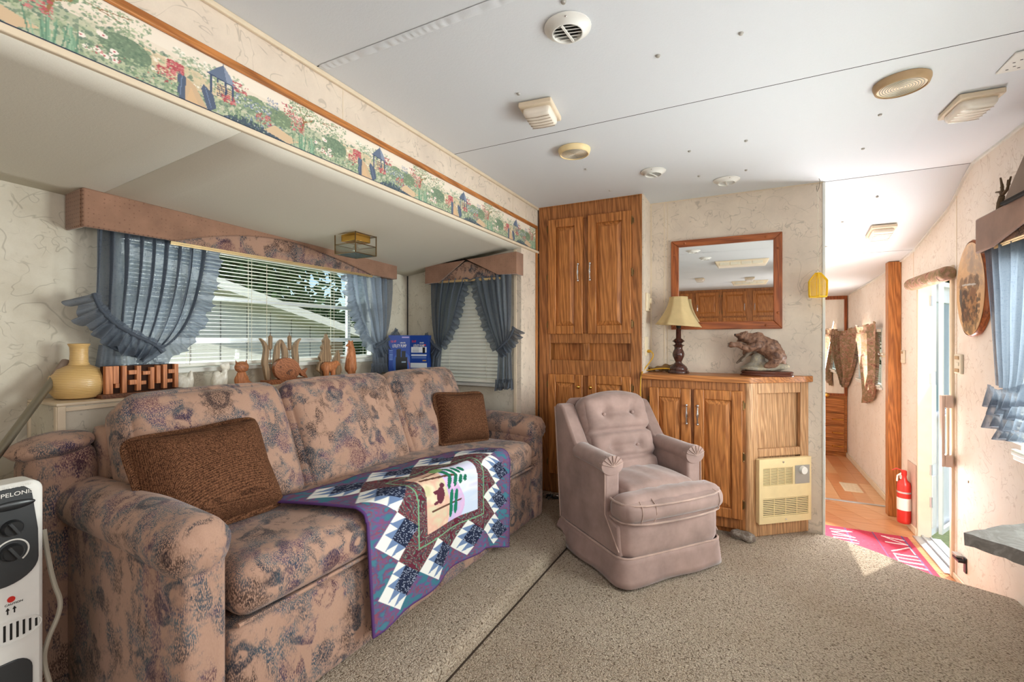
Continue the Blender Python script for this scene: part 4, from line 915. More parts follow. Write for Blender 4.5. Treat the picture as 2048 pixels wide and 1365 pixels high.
for p, q in (((LX-.002, .582, PZ), (LX+.003, .600, .803)), ((LX-.018, .580, PZ), (LX-.002, .586, .803)), ((BX+.002, .580, PZ), (BX+.014, .586, .803)), ((LX-.003, .6, .787), (LX+.003, 1.0, .798))):
    mb = MB(); mb.box(p, q); mb.build('edge_trim', M['trim'], lg, bevel=.001)
pv = at(158, 797, X=-1.862); vz = lz(pv.y)
vs = MB(); vs.lathe([(.038, 0), (.056, .006), (.068, .024), (.072, .048), (.068, .072), (.052, .093), (.036, .101), (.026, .106), (.0225, .115), (.0215, .145), (.0225, .162), (.026, .168), (.027, .172), (.024, .173), (.020, .166), (.018, .15)], (pv.x, pv.y, vz), 36)
tag(vs.build('vase', M['vase'], None), 'tan ribbed stoneware bottle vase at the near end of the ledge', 'vase')
# JESUS puzzle sign: light blocks leave the dark letters open
XS = -1.80; sg = thing('letter_sign', 'wooden block sign whose gaps spell JESUS, standing behind the first sofa cushion', 'sign', (XS, .90, lz(.9)))
sa_, sb_ = at(206, 748, X=XS), at(352, 744, X=XS); z0 = lz(.85)+.016; WJ = sb_.y-sa_.y; HJ = .088
J = lambda u, v, n: Vector((XS+n, sa_.y+WJ*u, z0+HJ*v))
mb = MB(); mb.box((XS-.03, sa_.y-.012, lz(.85)), (XS+.022, sb_.y+.02, z0)); mb.build('plinth', M['wooddk'], sg, bevel=.003)
mb = MB(); mb.hexa([J(*c) for c in ((0, 0, -.018), (1, 0, -.018), (1, 0, 0), (0, 0, 0), (0, .99, -.018), (1, .99, -.018), (1, .99, 0), (0, .99, 0))]); mb.build('backing', M['deepwood'], sg, smooth=0)
for u0, v0, u1, v1 in ((0, 0, .095, 1), (.095, .36, .17, 1), (.125, .2, .175, .36), (.21, 0, .27, 1), (.295, .66, .40, .82), (.305, .28, .40, .46), (.40, .04, .46, .98), (.46, .26, .53, .40), (.485, .62, .585, .76), (.585, .06, .645, .90), (.675, .26, .735, .96), (.77, .04, .83, .98), (.83, .26, .91, .40), (.85, .62, .94, .78), (.94, .04, 1, .98)):
    mb = MB(); mb.hexa([J(*c) for c in ((u0, v0, 0), (u1, v0, 0), (u1, v0, .016), (u0, v0, .016), (u0, v1, 0), (u1, v1, 0), (u1, v1, .016), (u0, v1, .016))]); mb.build('block', M['woodlt'], sg, bevel=.001)
def zz(zx, zy, X): return at(180+zx*.293, 640+zy*.293, X=X)
def cut(name, pts, X, th, mat, parent, dn=0, bevel=.002):
    P = [zz(a, b, X) for a, b in pts]; mb = MB(); mb.prism([(p.y, p.z+dn) for p in P], 'x', X-th/2, X+th/2); return mb.build(name, mat, parent, bevel=bevel)
XL = -1.845
# two alabaster squirrels, a cat
for lab, X, bl in (('small white alabaster squirrel seated left of the other, beside the block sign', XL, [((0, .010, .024), (.014, .018, .022)), ((0, .004, .012), (.014, .020, .012)), ((0, -.013, .028), (.010, .008, .026)), ((0, -.015, .046), (.006, .004, .012))]), ('small white alabaster squirrel with raised tail, next to the wooden cat', XL, [((0, .008, .022), (.015, .018, .022)), ((0, .010, .040), (.011, .012, .013)), ((0, -.011, .030), (.010, .009, .030)), ((0, -.014, .062), (.009, .013, .012)), ((0, -.020, .070), (.006, .006, .008)), ((0, -.004, .068), (.006, .006, .007))])):
    c = at(370 if 'left' in lab else 441, 779, X=X); zb = lz(c.y)
    t = thing('squirrel_figurine', lab, 'figurine', (X, c.y, zb)); blob([((X+p[0], c.y-p[1]*1.4, zb+p[2]*1.3), tuple(q*1.35 for q in r)) for p, r in bl], .0035, 'body', M['stone'], t)
c = at(483, 773, X=XL); zb = lz(c.y); t = thing('cat_figurine', 'carved wooden sitting cat with round head, before the blind cords', 'figurine', (XL, c.y, zb))
blob([((XL, c.y, zb+.026), (.018, .030, .030)), ((XL+.005, c.y+.012, zb+.012), (.018, .026, .014)), ((XL+.004, c.y+.034, zb+.008), (.008, .018, .007)), ((XL, c.y, zb+.050), (.014, .020, .016))], .003, 'body', M['woodlt'], t)
blob([((XL+.003, c.y-.001, zb+.080), (.018, .030, .024)), ((XL, c.y-.022, zb+.098), .004, (XL, c.y-.025, zb+.112), .002), ((XL, c.y+.020, zb+.098), .004, (XL, c.y+.022, zb+.112), .002)], .003, 'head', M['woodmid'], t)
# fish among reeds
pf = zz(1330, 435, XL); dz = lz(pf.y)-zz(1190, 452, XL).z
fs = thing('fish_carving', 'flat wooden fish cut-out swimming among curved reeds and two cattails', 'carving', (XL, pf.y, lz(pf.y)))
p0, p1 = zz(1190, 440, XL), zz(1452, 440, XL); mb = MB(); mb.box((XL-.03, p0.y, lz(p0.y)-.001), (XL+.03, p1.y, lz(p0.y)+.018)); mb.build('plinth', M['woodmid'], fs, bevel=.002)
el = [(1338+88*math.cos(a), 345+80*math.sin(a)) for a in np.linspace(.28, 2*pi-.20, 26)]
fish = cut('fish', el+[(1440, 352), (1478, 334), (1462, 368), (1480, 402), (1440, 388), (1424, 368)], XL+.012, .018, M['woodmid'], fs, dz)
mb = MB(); P = [zz(a, b, XL+.012) for a, b in ((1330, 372), (1345, 350), (1375, 345), (1352, 362), (1356, 384))]; mb.prism([(p.y, p.z+dz) for p in P], 'x', XL+.0205, XL+.0225); mb.build('fin', M['wooddk'], fish)
p = zz(1300, 328, XL+.02); mb = MB(); mb.ell((p.x+.004, p.y, p.z+dz), (.002, .004, .004), 10, 6); mb.build('eye', M['wooddk'], fish)
def reed(mid, w0):
    L_, R_ = [], []
    for i, (a, b) in enumerate(mid):
        t = i/(len(mid)-1); wv = w0*math.sin(pi*min(1, .25+t*.75))**.7 if i < len(mid)-1 else .5; L_.append((a-wv, b)); R_.append((a+wv, b))
    return L_+R_[::-1]
for mid in ([(1215, 425), (1200, 340), (1190, 300), (1200, 240), (1202, 200), (1185, 160), (1158, 132)], [(1262, 330), (1270, 270), (1275, 220), (1278, 180), (1300, 140)], [(1325, 300), (1332, 250), (1326, 205), (1310, 168), (1300, 140)], [(1405, 320), (1402, 260), (1396, 210), (1405, 165), (1434, 132)]):
    cut('reed', reed([(a, b) for a, b in smoothp(mid, 1)], 17), XL-.010, .016, M['woodgr'], fs, dz)
for sx_, top, bot, h0 in ((1232, 98, 425, 212), (1363, 92, 300, 215)):
    s_ = MB(); a, b = zz(sx_, bot, XL), zz(sx_, top, XL); s_.cyl((XL-.002, a.y, a.z+dz), (XL-.002, b.y, b.z+dz), .0015, 6); st_ = s_.build('cattail_stem', M['wooddk'], fs)
    a, b = zz(sx_, h0, XL), zz(sx_, 112, XL); s_ = MB(); s_.tube([(XL-.002, a.y, a.z+dz), (XL-.002, a.y, a.z+dz+.006), (XL-.002, b.y, b.z+dz-.006), (XL-.002, b.y, b.z+dz)], [.003, .009, .009, .003], 10); s_.build('cattail_head', M['woodgr'], st_)
# bears and trees
XB2 = XL; q0_, q1_ = zz(1525, 400, XB2), zz(1848, 392, XB2); zc_ = (q0_.y+q1_.y)/2; dz = lz(zc_)-zz(1690, 412, XB2).z
bt = thing('bear_carving', 'carved wooden bear cub and standing bear beside two fir trees on one plinth', 'carving', (XB2, zc_, lz(zc_)))
mb = MB(); mb.box((XB2-.03, q0_.y, lz(zc_)-.002), (XB2+.03, q1_.y, q1_.z+dz-.001)); mb.build('plinth', M['wooddk'], bt, bevel=.002)
tree_pts = [(1580, 400), (1578, 375), (1545, 352), (1560, 300), (1572, 290), (1560, 262), (1584, 215), (1574, 195), (1592, 170), (1586, 150), (1600, 130), (1608, 102), (1620, 132), (1634, 152), (1628, 172), (1644, 195), (1634, 214), (1642, 258), (1634, 290), (1645, 330), (1650, 352), (1620, 378), (1620, 400)]
cut('fir_tree', tree_pts, XB2-.018, .018, M['woodgr'], bt, dz)
cut('fir_tree', [(1672, 398), (1672, 380), (1655, 370), (1662, 300), (1655, 290), (1675, 250), (1690, 212), (1702, 250), (1700, 290), (1712, 330), (1715, 352), (1705, 372), (1700, 398)], XB2-.018, .016, M['woodgr'], bt, dz)
def bp(zx, zy, off=0): q = zz(zx, zy, XB2+.008); return (XB2+.008+off, q.y, q.z+dz)
u_ = abs(zz(1100, 300, XB2).y-zz(1000, 300, XB2).y)/100; u_ = abs(zz(1690, 300, XB2).z-zz(1690, 200, XB2).z)/100
cub = blob([(bp(1612, 330), 34.3*u_, bp(1655, 325), 31.7*u_), (bp(1655, 318), 26.4*u_, bp(1680, 306), 21.1*u_), (bp(1684, 308), 13.2*u_, bp(1700, 312), 7.9*u_), (bp(1672, 294), (.003, 6.6*u_, .005)), (bp(1602, 345, .008), 19.8*u_, bp(1604, 388, .008), 14.5*u_), (bp(1622, 345, -.008), 18.5*u_, bp(1626, 388, -.008), 13.2*u_), (bp(1652, 345, .008), 17.2*u_, bp(1650, 388, .008), 14.5*u_), (bp(1666, 345, -.008), 15.8*u_, bp(1672, 388, -.008), 13.2*u_)], .0028, 'bear_cub', M['woodlt'], bt)
stb = blob([(bp(1780, 335), 42.2*u_, bp(1782, 270), 35.6*u_), (bp(1782, 270), 35.6*u_, bp(1782, 215), 29.0*u_), (bp(1782, 205), 23.8*u_, bp(1778, 172), 19.8*u_), (bp(1770, 178), 13.2*u_, bp(1752, 184), 7.9*u_), (bp(1768, 155), 6.6*u_, bp(1766, 150), 5.3*u_), (bp(1790, 158), 6.6*u_, bp(1792, 152), 5.3*u_), (bp(1765, 235, .008), 14.5*u_, bp(1745, 270, .012), 10.6*u_), (bp(1772, 340, .008), 23.8*u_, bp(1768, 380, .008), 17.2*u_), (bp(1798, 345, -.006), 23.8*u_, bp(1800, 380, -.006), 18.5*u_)], .0028, 'standing_bear', M['woodlt'], bt)
# utility pump box in the corner
pb = thing('pump_box', 'blue printed carton of a submersible utility pump in the corner behind the sofa', 'box', (-1.83, 2.05, lz(2.05)))
zb = lz(2.05); zt = zb+.232
A0, A1, A2 = Vector((-1.872, 1.93, 0)), Vector((-1.765, 2.10, 0)), Vector((-1.62, 2.12, 0))
q = at(777, 700, X=-1.85); A0 = Vector((-1.85, q.y, 0)); q = at(820, 700, X=-1.77); A1 = Vector((-1.77, q.y, 0)); ed = (A1-A0); A2 = A1+Vector((ed.y*.0+.105, .035, 0)); A3 = A0+(A2-A1)
A3 = Vector((A0.x-.0, A0.y, 0))+Vector((-.06, .10, 0))
mb = MB(); mb.prism([(p.x, p.y) for p in (A0, A1, A2, A2+Vector((-.05, .10, 0)), A0+Vector((-.03, .12, 0)))], 'z', zb, zt); mb.build('carton', plain('carton_blue', (28, 62, 140), .45), pb, smooth=0)
def face_print(nm, a, b, W_, H_, fn):
    P_ = Paint(W_, H_, (26, 60, 138)); fn(P_); d_ = (b-a); nr = Vector((d_.y, -d_.x, 0)).normalized()*.0006
    return printed(nm, P_.a, lambda u, v: a+d_*u+nr+Vector((0, 0, zb+.001+(zt-zb-.002)*v)), M['gloss'], pb)
def front(P_):
    P_.poly([(.0, 0), (.35, .06), (1, .02), (1, 0)], (226, 220, 214)); P_.poly([(1, .02), (.86, .45), (.95, .3), (1, .30)], (210, 70, 40)); P_.ell(.62, .28, .42, .30, (60, 100, 170), .6)
    P_.rect(.33, .10, .86, .44, (20, 21, 23)); P_.rect(.36, .42, .56, .64, (22, 23, 25)); P_.rect(.60, .42, .78, .60, (30, 31, 33)); P_.ell(.60, .11, .27, .035, (14, 15, 16)); P_.rect(.60, .30, .80, .33, (130, 150, 170)); P_.ell(.5, .64, .09, .02, (40, 42, 44))
    for k in range(6): P_.rect(.05, .60-.045*k, .2, .615-.045*k, (120, 150, 200))
    P_.rect(.62, .93, .95, .965, (150, 140, 190))
def side(P_):
    P_.rect(.08, .56, .92, .70, (214, 216, 220)); P_.rect(.70, .54, .84, .69, (24, 24, 26))
    for k in range(5): P_.rect(.14, .67-.024*k, .5, .678-.024*k, (70, 80, 100))
    P_.rect(.08, .475, .92, .505, (220, 222, 226)); P_.rect(.1, .435, .9, .45, (120, 146, 200)); P_.rect(.1, .41, .9, .42, (120, 146, 200))
    P_.rect(.05, .17, .95, .29, (200, 204, 210)); P_.rect(.05, .02, .33, .13, (226, 228, 230)); P_.rect(.38, .06, .95, .15, (190, 196, 204))
    for k in range(8): P_.rect(.1+.025*k, .04, .112+.025*k, .1, (30, 30, 34))
    P_.rect(.74, .73, .88, .77, (196, 48, 44)); P_.rect(.7, .34, .9, .37, (196, 150, 60))
face_print('front_face', A0, A1, 60, 120, front); face_print('side_face', A1, A2, 50, 120, side)
for a, b, sx in ((A0, A1, .80), (A1, A2, .66)):
    d_ = (b-a).normalized(); c = (a+b)/2+Vector((d_.y, -d_.x, 0))*.0012
    for txt, hz, sz_, mt in (('1/6 HP', .195, .020, 'red'), ('submersible', .188, .013, 'label'), ('UTILITY PUMP', .168, .026, 'label')):
        cc = c+d_*((b-a).length*(-.28 if mt == 'red' else (.16 if txt[0] == 's' else 0)))+Vector((0, 0, zb+hz)); letters('lettering', txt, sz_*U/U, frame(cc, d_, (0, 0, 1)), M[mt], pb, .0004, sx=sx*(.62 if len(txt) > 6 else .75))
# leaning pole
pA, pB = at(133, 724, X=-1.9), at(0, 900, X=-1.62); dr = (pB-pA); pC = pA+dr*((PZ-pA.z)/dr.z) if dr.z < -.02 else pB
pB = at(0, 902, X=-1.73); dr = pB-pA; k_ = (PZ-pA.z)/dr.z; pC = pA+dr*k_
po = thing('walking_pole', 'scuffed grey telescopic pole leaning on the wall beside the vase', 'pole', tuple(pC))
mb = MB(); mb.tube([pA+dr*.18, pA+dr*.6, pC], [.0105, .0105, .0125], 14); mb.build('shaft', M['metal'], po)
mb = MB(); mb.tube([pA, pA+dr*.005, pA+dr*.2], [.010, .0135, .0125], 14); mb.build('grip', M['fawn'], po)
# ================================================================== OIL RADIATOR
XH = -1.36; hA = at(88, 980, X=XH); y1 = hA.y; y0 = y1-.128; zt = hA.z+.020
rd = thing('oil_radiator', 'white oil-filled radiator with a dark control panel beside the sofa arm', 'heater', (XH-.2, (y0+y1)/2, PZ))
yc = (y0+y1)/2
def rr(y0, y1, z0, z1, r, n=6):
    P = []
    for cy, cz_, a0 in ((y1-r, z1-r, 0), (y0+r, z1-r, pi/2), (y0+r, z0+r, pi), (y1-r, z0+r, 1.5*pi)):
        for k in range(n+1): a = a0+pi/2*k/n; P.append((cy+r*math.cos(a), cz_+r*math.sin(a)))
    return P
mb = MB(); mb.prism(rr(y0, y1, PZ+.05, zt+.006, .022), 'x', XH-.07, XH); hs = mb.build('end_housing', M['white'], rd, bevel=.008)
for k in range(6):
    mb = MB(); x = XH-.11-.045*k; mb.prism(rr(y0+.01, y1-.01, PZ+.06, zt-.015, .03), 'x', x-.012, x+.012); mb.build('fin', M['white'], rd, bevel=.006)
mb = MB(); ztp = min(zt-.002, at(20, 964, X=XH).z); mb.prism([(y0+.032, ztp), (y0+.020, ztp-.012)]+[(yc+(y1-.009-yc)*math.cos(a)*1.0, at(20, 1150, X=XH).z+.022+.045*math.sin(a)) for a in np.linspace(-pi, 0, 16)]+[(y1-.010, zt-.10), (y1-.020, ztp-.012), (y1-.032, ztp)], 'x', XH-.001, XH+.004); cpl = mb.build('control_panel', M['charcoal'], rd, bevel=.002)
sc_h = (zt-PZ)
def knob(y, z, r):
    mb = MB(); mb.tube([(XH+.003, y, z), (XH+.012, y, z), (XH+.016, y, z)], [r, r*.95, r*.8], 24); k = mb.build('knob', M['black'], cpl); mb = MB(); mb.cbox((XH+.019, y, z), (.008, r*.3, r*1.7), Matrix.Translation((XH+.019, y, z)) @ Matrix.Rotation(.5, 4, 'X') @ Matrix.Translation((-XH-.019, -y, -z))); mb.build('grip', M['charcoal'], cpl, bevel=.001)
kz1, kz2 = at(20, 1056, X=XH).z, at(22, 1104, X=XH).z; ky = at(22, 1056, X=XH).y
knob(ky, kz1, .017); knob(ky, kz2, .018)
mb = MB(); mb.tube([(XH+.0045, ky+.025*math.cos(a), kz2+.025*math.sin(a)) for a in np.linspace(-.9, 3.9, 30)], .0016, 6); mb.build('dial_arc', M['label'], cpl)
mb = MB(); hz = at(20, 1012, X=XH).z; mb.ell((XH+.004, ky, hz), (.004, .036, .0095), 20, 10); mb.build('grip_recess', M['black'], cpl)
Mh = lambda y, z: frame((XH+.0046, y, z), (0, 1, 0), (0, 0, 1))
letters('lettering', 'PELONIS', .0118, Mh(ky+.008, at(20, 990, X=XH).z), M['label'], cpl, .0003, sx=1.1); letters('lettering', 'DO NOT COVER', .0075, frame((XH+.0046, ky+.004, at(20, 975, X=XH).z), (0, 1, 0), (0, 0, 1)), M['label'], cpl, .0003)
letters('lettering', 'CAUTION', .006, frame((XH+.0008, ky+.004, at(20, 1210, X=XH).z), (0, 1, 0), (0, 0, 1)), M['dark'], rd, .0003)
mb = MB(); mb.tube([(XH-.001, ky, at(20, 1200, X=XH).z), (XH+.002, ky, at(20, 1200, X=XH).z)], .006, 16); mb.build('warning_dot', M['red'], rd)
for s in (-1, 1):
    mb = MB(); zc_ = at(20, 1222, X=XH).z; mb.prism([(ky+s*.005-.001, zc_-.007), (ky+s*.005+.001, zc_-.007), (ky+s*.005+.001, zc_+.001), (ky+s*.005+.003, zc_+.001), (ky+s*.005, zc_+.007), (ky+s*.005-.003, zc_+.001), (ky+s*.005-.001, zc_+.001)], 'x', XH, XH+.001); mb.build('arrow', M['dark'], rd, smooth=0)
gz = at(20, 1265, X=XH).z; mb = MB(); mb.tube([(XH+.001, ky+.046*math.cos(a), gz+.024*math.sin(a)) for a in np.linspace(0, 2*pi, 32)][:-1], .0016, 6, closed=True); mb.build('vent_rim', M['white'], rd)
for k in range(9):
    u = -.038+.0095*k; h_ = .017*math.sqrt(max(.08, 1-(u/.044)**2)); mb = MB(); mb.box((XH-.001, ky+u-.0018, gz-h_), (XH+.0008, ky+u+.0018, gz+h_)); mb.build('vent_slot', M['dark'], rd, smooth=0)
lzz = at(20, 1345, X=XH).z; mb = MB(); mb.prism(rr(y0+.02, y1-.018, lzz-.07, lzz+.022, .03), 'x', XH-.001, XH+.003); mb.build('cord_store', M['charcoal'], rd, bevel=.002)
for xx in (XH-.05, XH-.3):
    mb = MB(); mb.box((xx-.012, y0-.02, PZ+.035), (xx+.012, y1+.02, PZ+.05)); mb.build('foot_bracket', M['charcoal'], rd)
    for yy in (y0-.01, y1+.01): mb = MB(); mb.cyl((xx-.008, yy, PZ+.018), (xx+.008, yy, PZ+.018), .018, 14); mb.build('caster', M['black'], rd)
cd = MB(); cpts = smoothp([tuple(at(*p, X=x)) for p, x in (((88, 1060), XH-.05), ((95, 1110), XH-.03), ((108, 1170), XH-.02), ((122, 1200), XH-.02), ((118, 1230), XH-.02), ((95, 1280), XH-.02), ((86, 1320), XH-.02), ((100, 1370), XH-.01))], 2)
cd.tube(cpts, .0048, 8); cd.build('power_cord', M['cable'], rd)
# ================================================================== ON AND ABOVE THE LOW CABINET
lc = at(1357, 744, Y=2.702); LZ = CT
tl = thing('table_lamp', 'table lamp with mottled brown turned base and bell-shaped parchment shade', 'lamp', (lc.x, 2.702, LZ))
C_ = (lc.x, 2.702, LZ)
mb = MB(); mb.lathe([(.056, 0), (.058, .006), (.054, .014), (.048, .020), (.050, .024), (.042, .038), (.028, .050), (.018, .058), (.017, .064), (.019, .068), (.024, .080), (.031, .096), (.032, .108), (.028, .122), (.022, .134), (.021, .142), (.024, .150), (.034, .157), (.020, .160), (.017, .166), (.021, .170), (.034, .178), (.028, .184), (.022, .190), (.014, .195), (.0135, .245), (.006, .252), (.006, .262)], C_, 28); mb.build('base', M['lampbody'], tl, smooth=60)
mb = MB(); mb.lathe([(.011, .250), (.013, .262), (.012, .285), (.010, .30)], C_, 14); mb.build('socket', M['dark'], tl)
def shade(u, v):
    n_ = 8; a = 2*pi*u+.25; r = .050+(.126-.050)*((1-v)**1.75); k = math.cos(pi/n_)/math.cos(((a+pi/n_) % (2*pi/n_))-pi/n_); tl_ = .012*math.cos(a)
    return Vector((C_[0]+r*k*math.cos(a), C_[1]+min(r*k*math.sin(a), .098), LZ+.266+.158*v-tl_*(1-v)*.8))
mb = MB(); mb.grid(64, 14, shade, wrapu=True); sh_ = mb.build('lamp_shade', M['shade'], tl, smooth=30, solid=.002, off=0)
mb = MB()
for v in (0, 1): mb = MB(); mb.tube([shade(k/64, v) for k in range(64)], .0022, 6, closed=True); mb.build('rim', M['shade'], sh_)
# bear sculpture
BY = 2.708; bx = lambda px, py, dy=0: Vector((at(px, py, Y=BY).x, BY+dy, at(px, py, Y=BY).z))
r_ = lambda px: px*abs(at(1500, 700, Y=BY).x-at(1400, 700, Y=BY).x)/100
bs = thing('bear_sculpture', 'brown grizzly sculpture clambering over a rock, on an oval mahogany plinth', 'sculpture', (bx(1533, 743).x, BY, CT))
cx0 = bx(1533, 743).x; hw = (bx(1588, 743).x-bx(1478, 743).x)/2; S_ = Matrix.Translation((cx0, BY, CT)) @ Matrix.Diagonal((1, .50, 1, 1))
mb = MB(); mb.lathe([(hw*.98, 0), (hw, .006), (hw*.95, .010), (hw*.92, .014), (hw*.97, .018), (hw*.95, .024), (hw*.90, .026)], seg=48, M4=S_); mb.build('plinth', M['mahog'], bs, smooth=50)
zb = CT+.026
blob([((cx0-.025, BY, zb+.012), (.105, .05, .016)), ((cx0+.03, BY, zb+.024), (.075, .045, .024)), ((bx(1515, 715).x, BY+.01, bx(1515, 718).z), (.035, .03, .035)), ((cx0-.06, BY+.01, zb+.022), (.05, .035, .020))], .006, 'rock', M['rock'], bs, .006, 28)
blob([(bx(1474, 726, .01), r_(3), bx(1492, 712, .01), r_(4.5)), (bx(1492, 712, .01), r_(4.5), bx(1504, 698, .008), r_(6)), (bx(1504, 698, .008), r_(5), bx(1518, 712, .01), r_(7)), (bx(1498, 706, 0), r_(3), bx(1484, 722, -.01), r_(3))], .004, 'driftwood', M['stump'], bs, .003, 40)
bear = blob([(bx(1556, 716), r_(17), bx(1540, 697), r_(21)), (bx(1540, 697), r_(21), bx(1520, 688), r_(18)), (bx(1520, 686), r_(18), bx(1508, 682), r_(16)), (bx(1514, 673), (r_(13), r_(10), r_(9))), (bx(1506, 680), r_(14), bx(1490, 675), r_(11.5)),
  (bx(1488, 674), (r_(13), r_(11.5), r_(11.5))), (bx(1482, 673), r_(6.5), bx(1472, 671), r_(4.2)), (bx(1482, 681), r_(4.5), bx(1475, 683), r_(2.6)), (bx(1491, 664.5, -.022), (r_(3), r_(2.2), r_(3.2))), (bx(1494, 664.5, .020), (r_(3), r_(2.2), r_(3.2))),
  (bx(1515, 692, -.035), r_(11), bx(1496, 698, -.04), r_(8)), (bx(1496, 698, -.04), r_(8), bx(1476, 690, -.04), r_(6)), (bx(1476, 690, -.04), r_(6), bx(1463, 690, -.04), r_(6.5)),
  (bx(1512, 694, .02), r_(10), bx(1498, 706, .02), r_(7)), (bx(1498, 706, .02), r_(7), bx(1490, 706, .02), r_(6)),
  (bx(1553, 712, -.03), r_(15), bx(1545, 727, -.035), r_(10)), (bx(1545, 727, -.035), r_(9), bx(1534, 733, -.035), r_(7)), (bx(1560, 716, .02), r_(13), bx(1556, 732, .02), r_(9)), (bx(1562, 726), r_(9), bx(1568, 733), r_(7))], .0042, 'bear', M['bear'], bs, .0045, 55, smooth_it=3)
for p in (bx(1470, 669.5, -.006), ): mb = MB(); mb.ell(p, (r_(1.8),)*3, 8, 6); mb.build('nose', M['dark'], bear)
mb = MB(); mb.ell(bx(1481, 669, -.022), (r_(1.1),)*3, 8, 6); mb.build('eye', M['dark'], bear)
for dpx in (-3, 0, 3):
    mb = MB(); c0 = bx(1457, 690+dpx, -.042); mb.tube([c0+Vector((r_(2), 0, 0)), c0, c0+Vector((-r_(2), 0, -r_(1.4)))], [r_(1), r_(.8), r_(.2)], 6); mb.build('claw', M['dark'], bear)
mb = MB(); c0 = bx(1474.5, 677, -.014); mb.tube([c0, c0+Vector((0, 0, -r_(2.6)))], [r_(.9), r_(.2)], 6); mb.build('tooth', M['ivory'], bear)
# crumpled dry leaves with a yellow extension cord
lv = thing('leaf_bundle', 'crumpled brown cloth leaves lying behind the lamp base', 'leaves', (-.43, 2.74, CT))
for k, (px, py, L_, an, tl_) in enumerate(((1308, 738, .10, .1, .25), (1325, 734, .11, -.2, .35), (1338, 741, .10, .05, .12), (1300, 742, .08, .5, .1))):
    c = at(px, py, Y=2.745); mb = MB(); R = Matrix.Translation((c.x+.01, 2.745, max(CT+.014, c.z-.004))) @ Matrix.Rotation(an, 4, 'Y') @ Matrix.Rotation(tl_, 4, 'X')
    mb.grid(14, 6, lambda u, v: R @ Vector(((u-.5)*L_, (v-.5)*.05*math.sin(pi*max(.02, min(.98, u)))**.7, .005*math.sin(u*14)+.006*math.cos(v*5+k)))); mb.build('leaf', M['burlap'], lv, smooth=180, solid=.002)
ec = MB(); wp = [tuple(at(*p, Y=y)) for p, y in (((1292, 703), 2.66), ((1303, 703), 2.66), ((1308, 712), 2.66), ((1298, 727), 2.66), ((1288, 740), 2.62), ((1283, 747), 2.57))]
ec.tube(smoothp(wp+[(x0-.004, FY-.028, .76), (x0-.002, FY-.02, .5), (x0-.002, FY-.02, .2), (x0+.004, FY-.03, .03)], 2), .0035, 8); ec.tube(smoothp([tuple(at(*p, Y=2.68)) for p in ((1290, 742), (1310, 738), (1335, 737), (1352, 741))], 2), .0035, 8)
ecd = thing('extension_cord', 'yellow extension cord plugged in beside the tall cabinet and running down its side', 'cord', (-.49, 2.6, CT)); ec.build('cord', M['cordy'], ecd)
c = at(1292, 703, X=-.493); mb = MB(); mb.tube([(c.x, c.y, c.z), (c.x+.02, c.y, c.z), (c.x+.03, c.y-.002, c.z)], [.010, .009, .005], 10); mb.build('plug', M['cordy'], ecd)
# wall outlet plate with the plug, thermostat above it
op = thing('outlet_plate', 'cream outlet plate low on the narrow wall return above the worktop', 'outlet', (-.494, 2.67, .95)); mb = MB(); mb.box((-.4899, 2.63, .90), (-.484, 2.70, 1.01)); mb.build('plate', M['cream'], op, bevel=.002)
th = thing('thermostat', 'cream thermostat with round dial high on the narrow wall return by the tall cabinet', 'thermostat', (-.49, 2.7, 1.2)); mb = MB(); mb.box((-.4899, 2.645, 1.155), (-.478, 2.745, 1.258)); t0_ = mb.build('body', M['cream'], th, bevel=.003)
mb = MB(); mb.tube([(-.478, 2.72, 1.215), (-.468, 2.72, 1.215)], .017, 16); mb.build('dial', M['cream'], th); mb = MB(); mb.box((-.4785, 2.70, 1.165), (-.4765, 2.715, 1.170)); mb.build('lever', M['dark'], th)
# mirror
mr = thing('wall_mirror', 'rectangular mirror in a reddish oak frame above the low cabinet', 'mirror', (-.09, MY, 1.3))
a0, a1, b0, b1 = -.371, .188, 1.050, 1.563; i0, i1, j0, j1 = -.329, .147, 1.093, 1.525; yf = MY-.022
for nm, pts, mt in (('bottom_rail', [(a0, b0), (a1, b0), (i1, j0), (i0, j0)], 'redoak'), ('top_rail', [(i0, j1), (i1, j1), (a1, b1), (a0, b1)], 'redoak'), ('side_rail', [(a0, b0), (i0, j0), (i0, j1), (a0, b1)], 'redoakz'), ('side_rail', [(i1, j0), (a1, b0), (a1, b1), (i1, j1)], 'redoakz')):
    mb = MB(); mb.prism(pts, 'y', yf, MY-.001); mb.build(nm, M[mt], mr, bevel=.0035)
mb = MB(); mb.box((i0-.004, MY-.012, j0-.004), (i1+.004, MY-.008, j1+.004)); mb.build('glass', M['mirror'], mr, smooth=0)
for u, v in ((a0+.075, b1-.02), (a1-.075, b1-.02), (a0+.075, b0+.02), (a1-.075, b0+.02), (a0+.02, b0+.085), (a0+.02, b1-.085), (a1-.02, b0+.085), (a1-.02, b1-.085)):
    mb = MB(); mb.ell((u, yf, v), (.0075, .004, .0075), 10, 6); mb.build('plug', M['redoak'], mr)
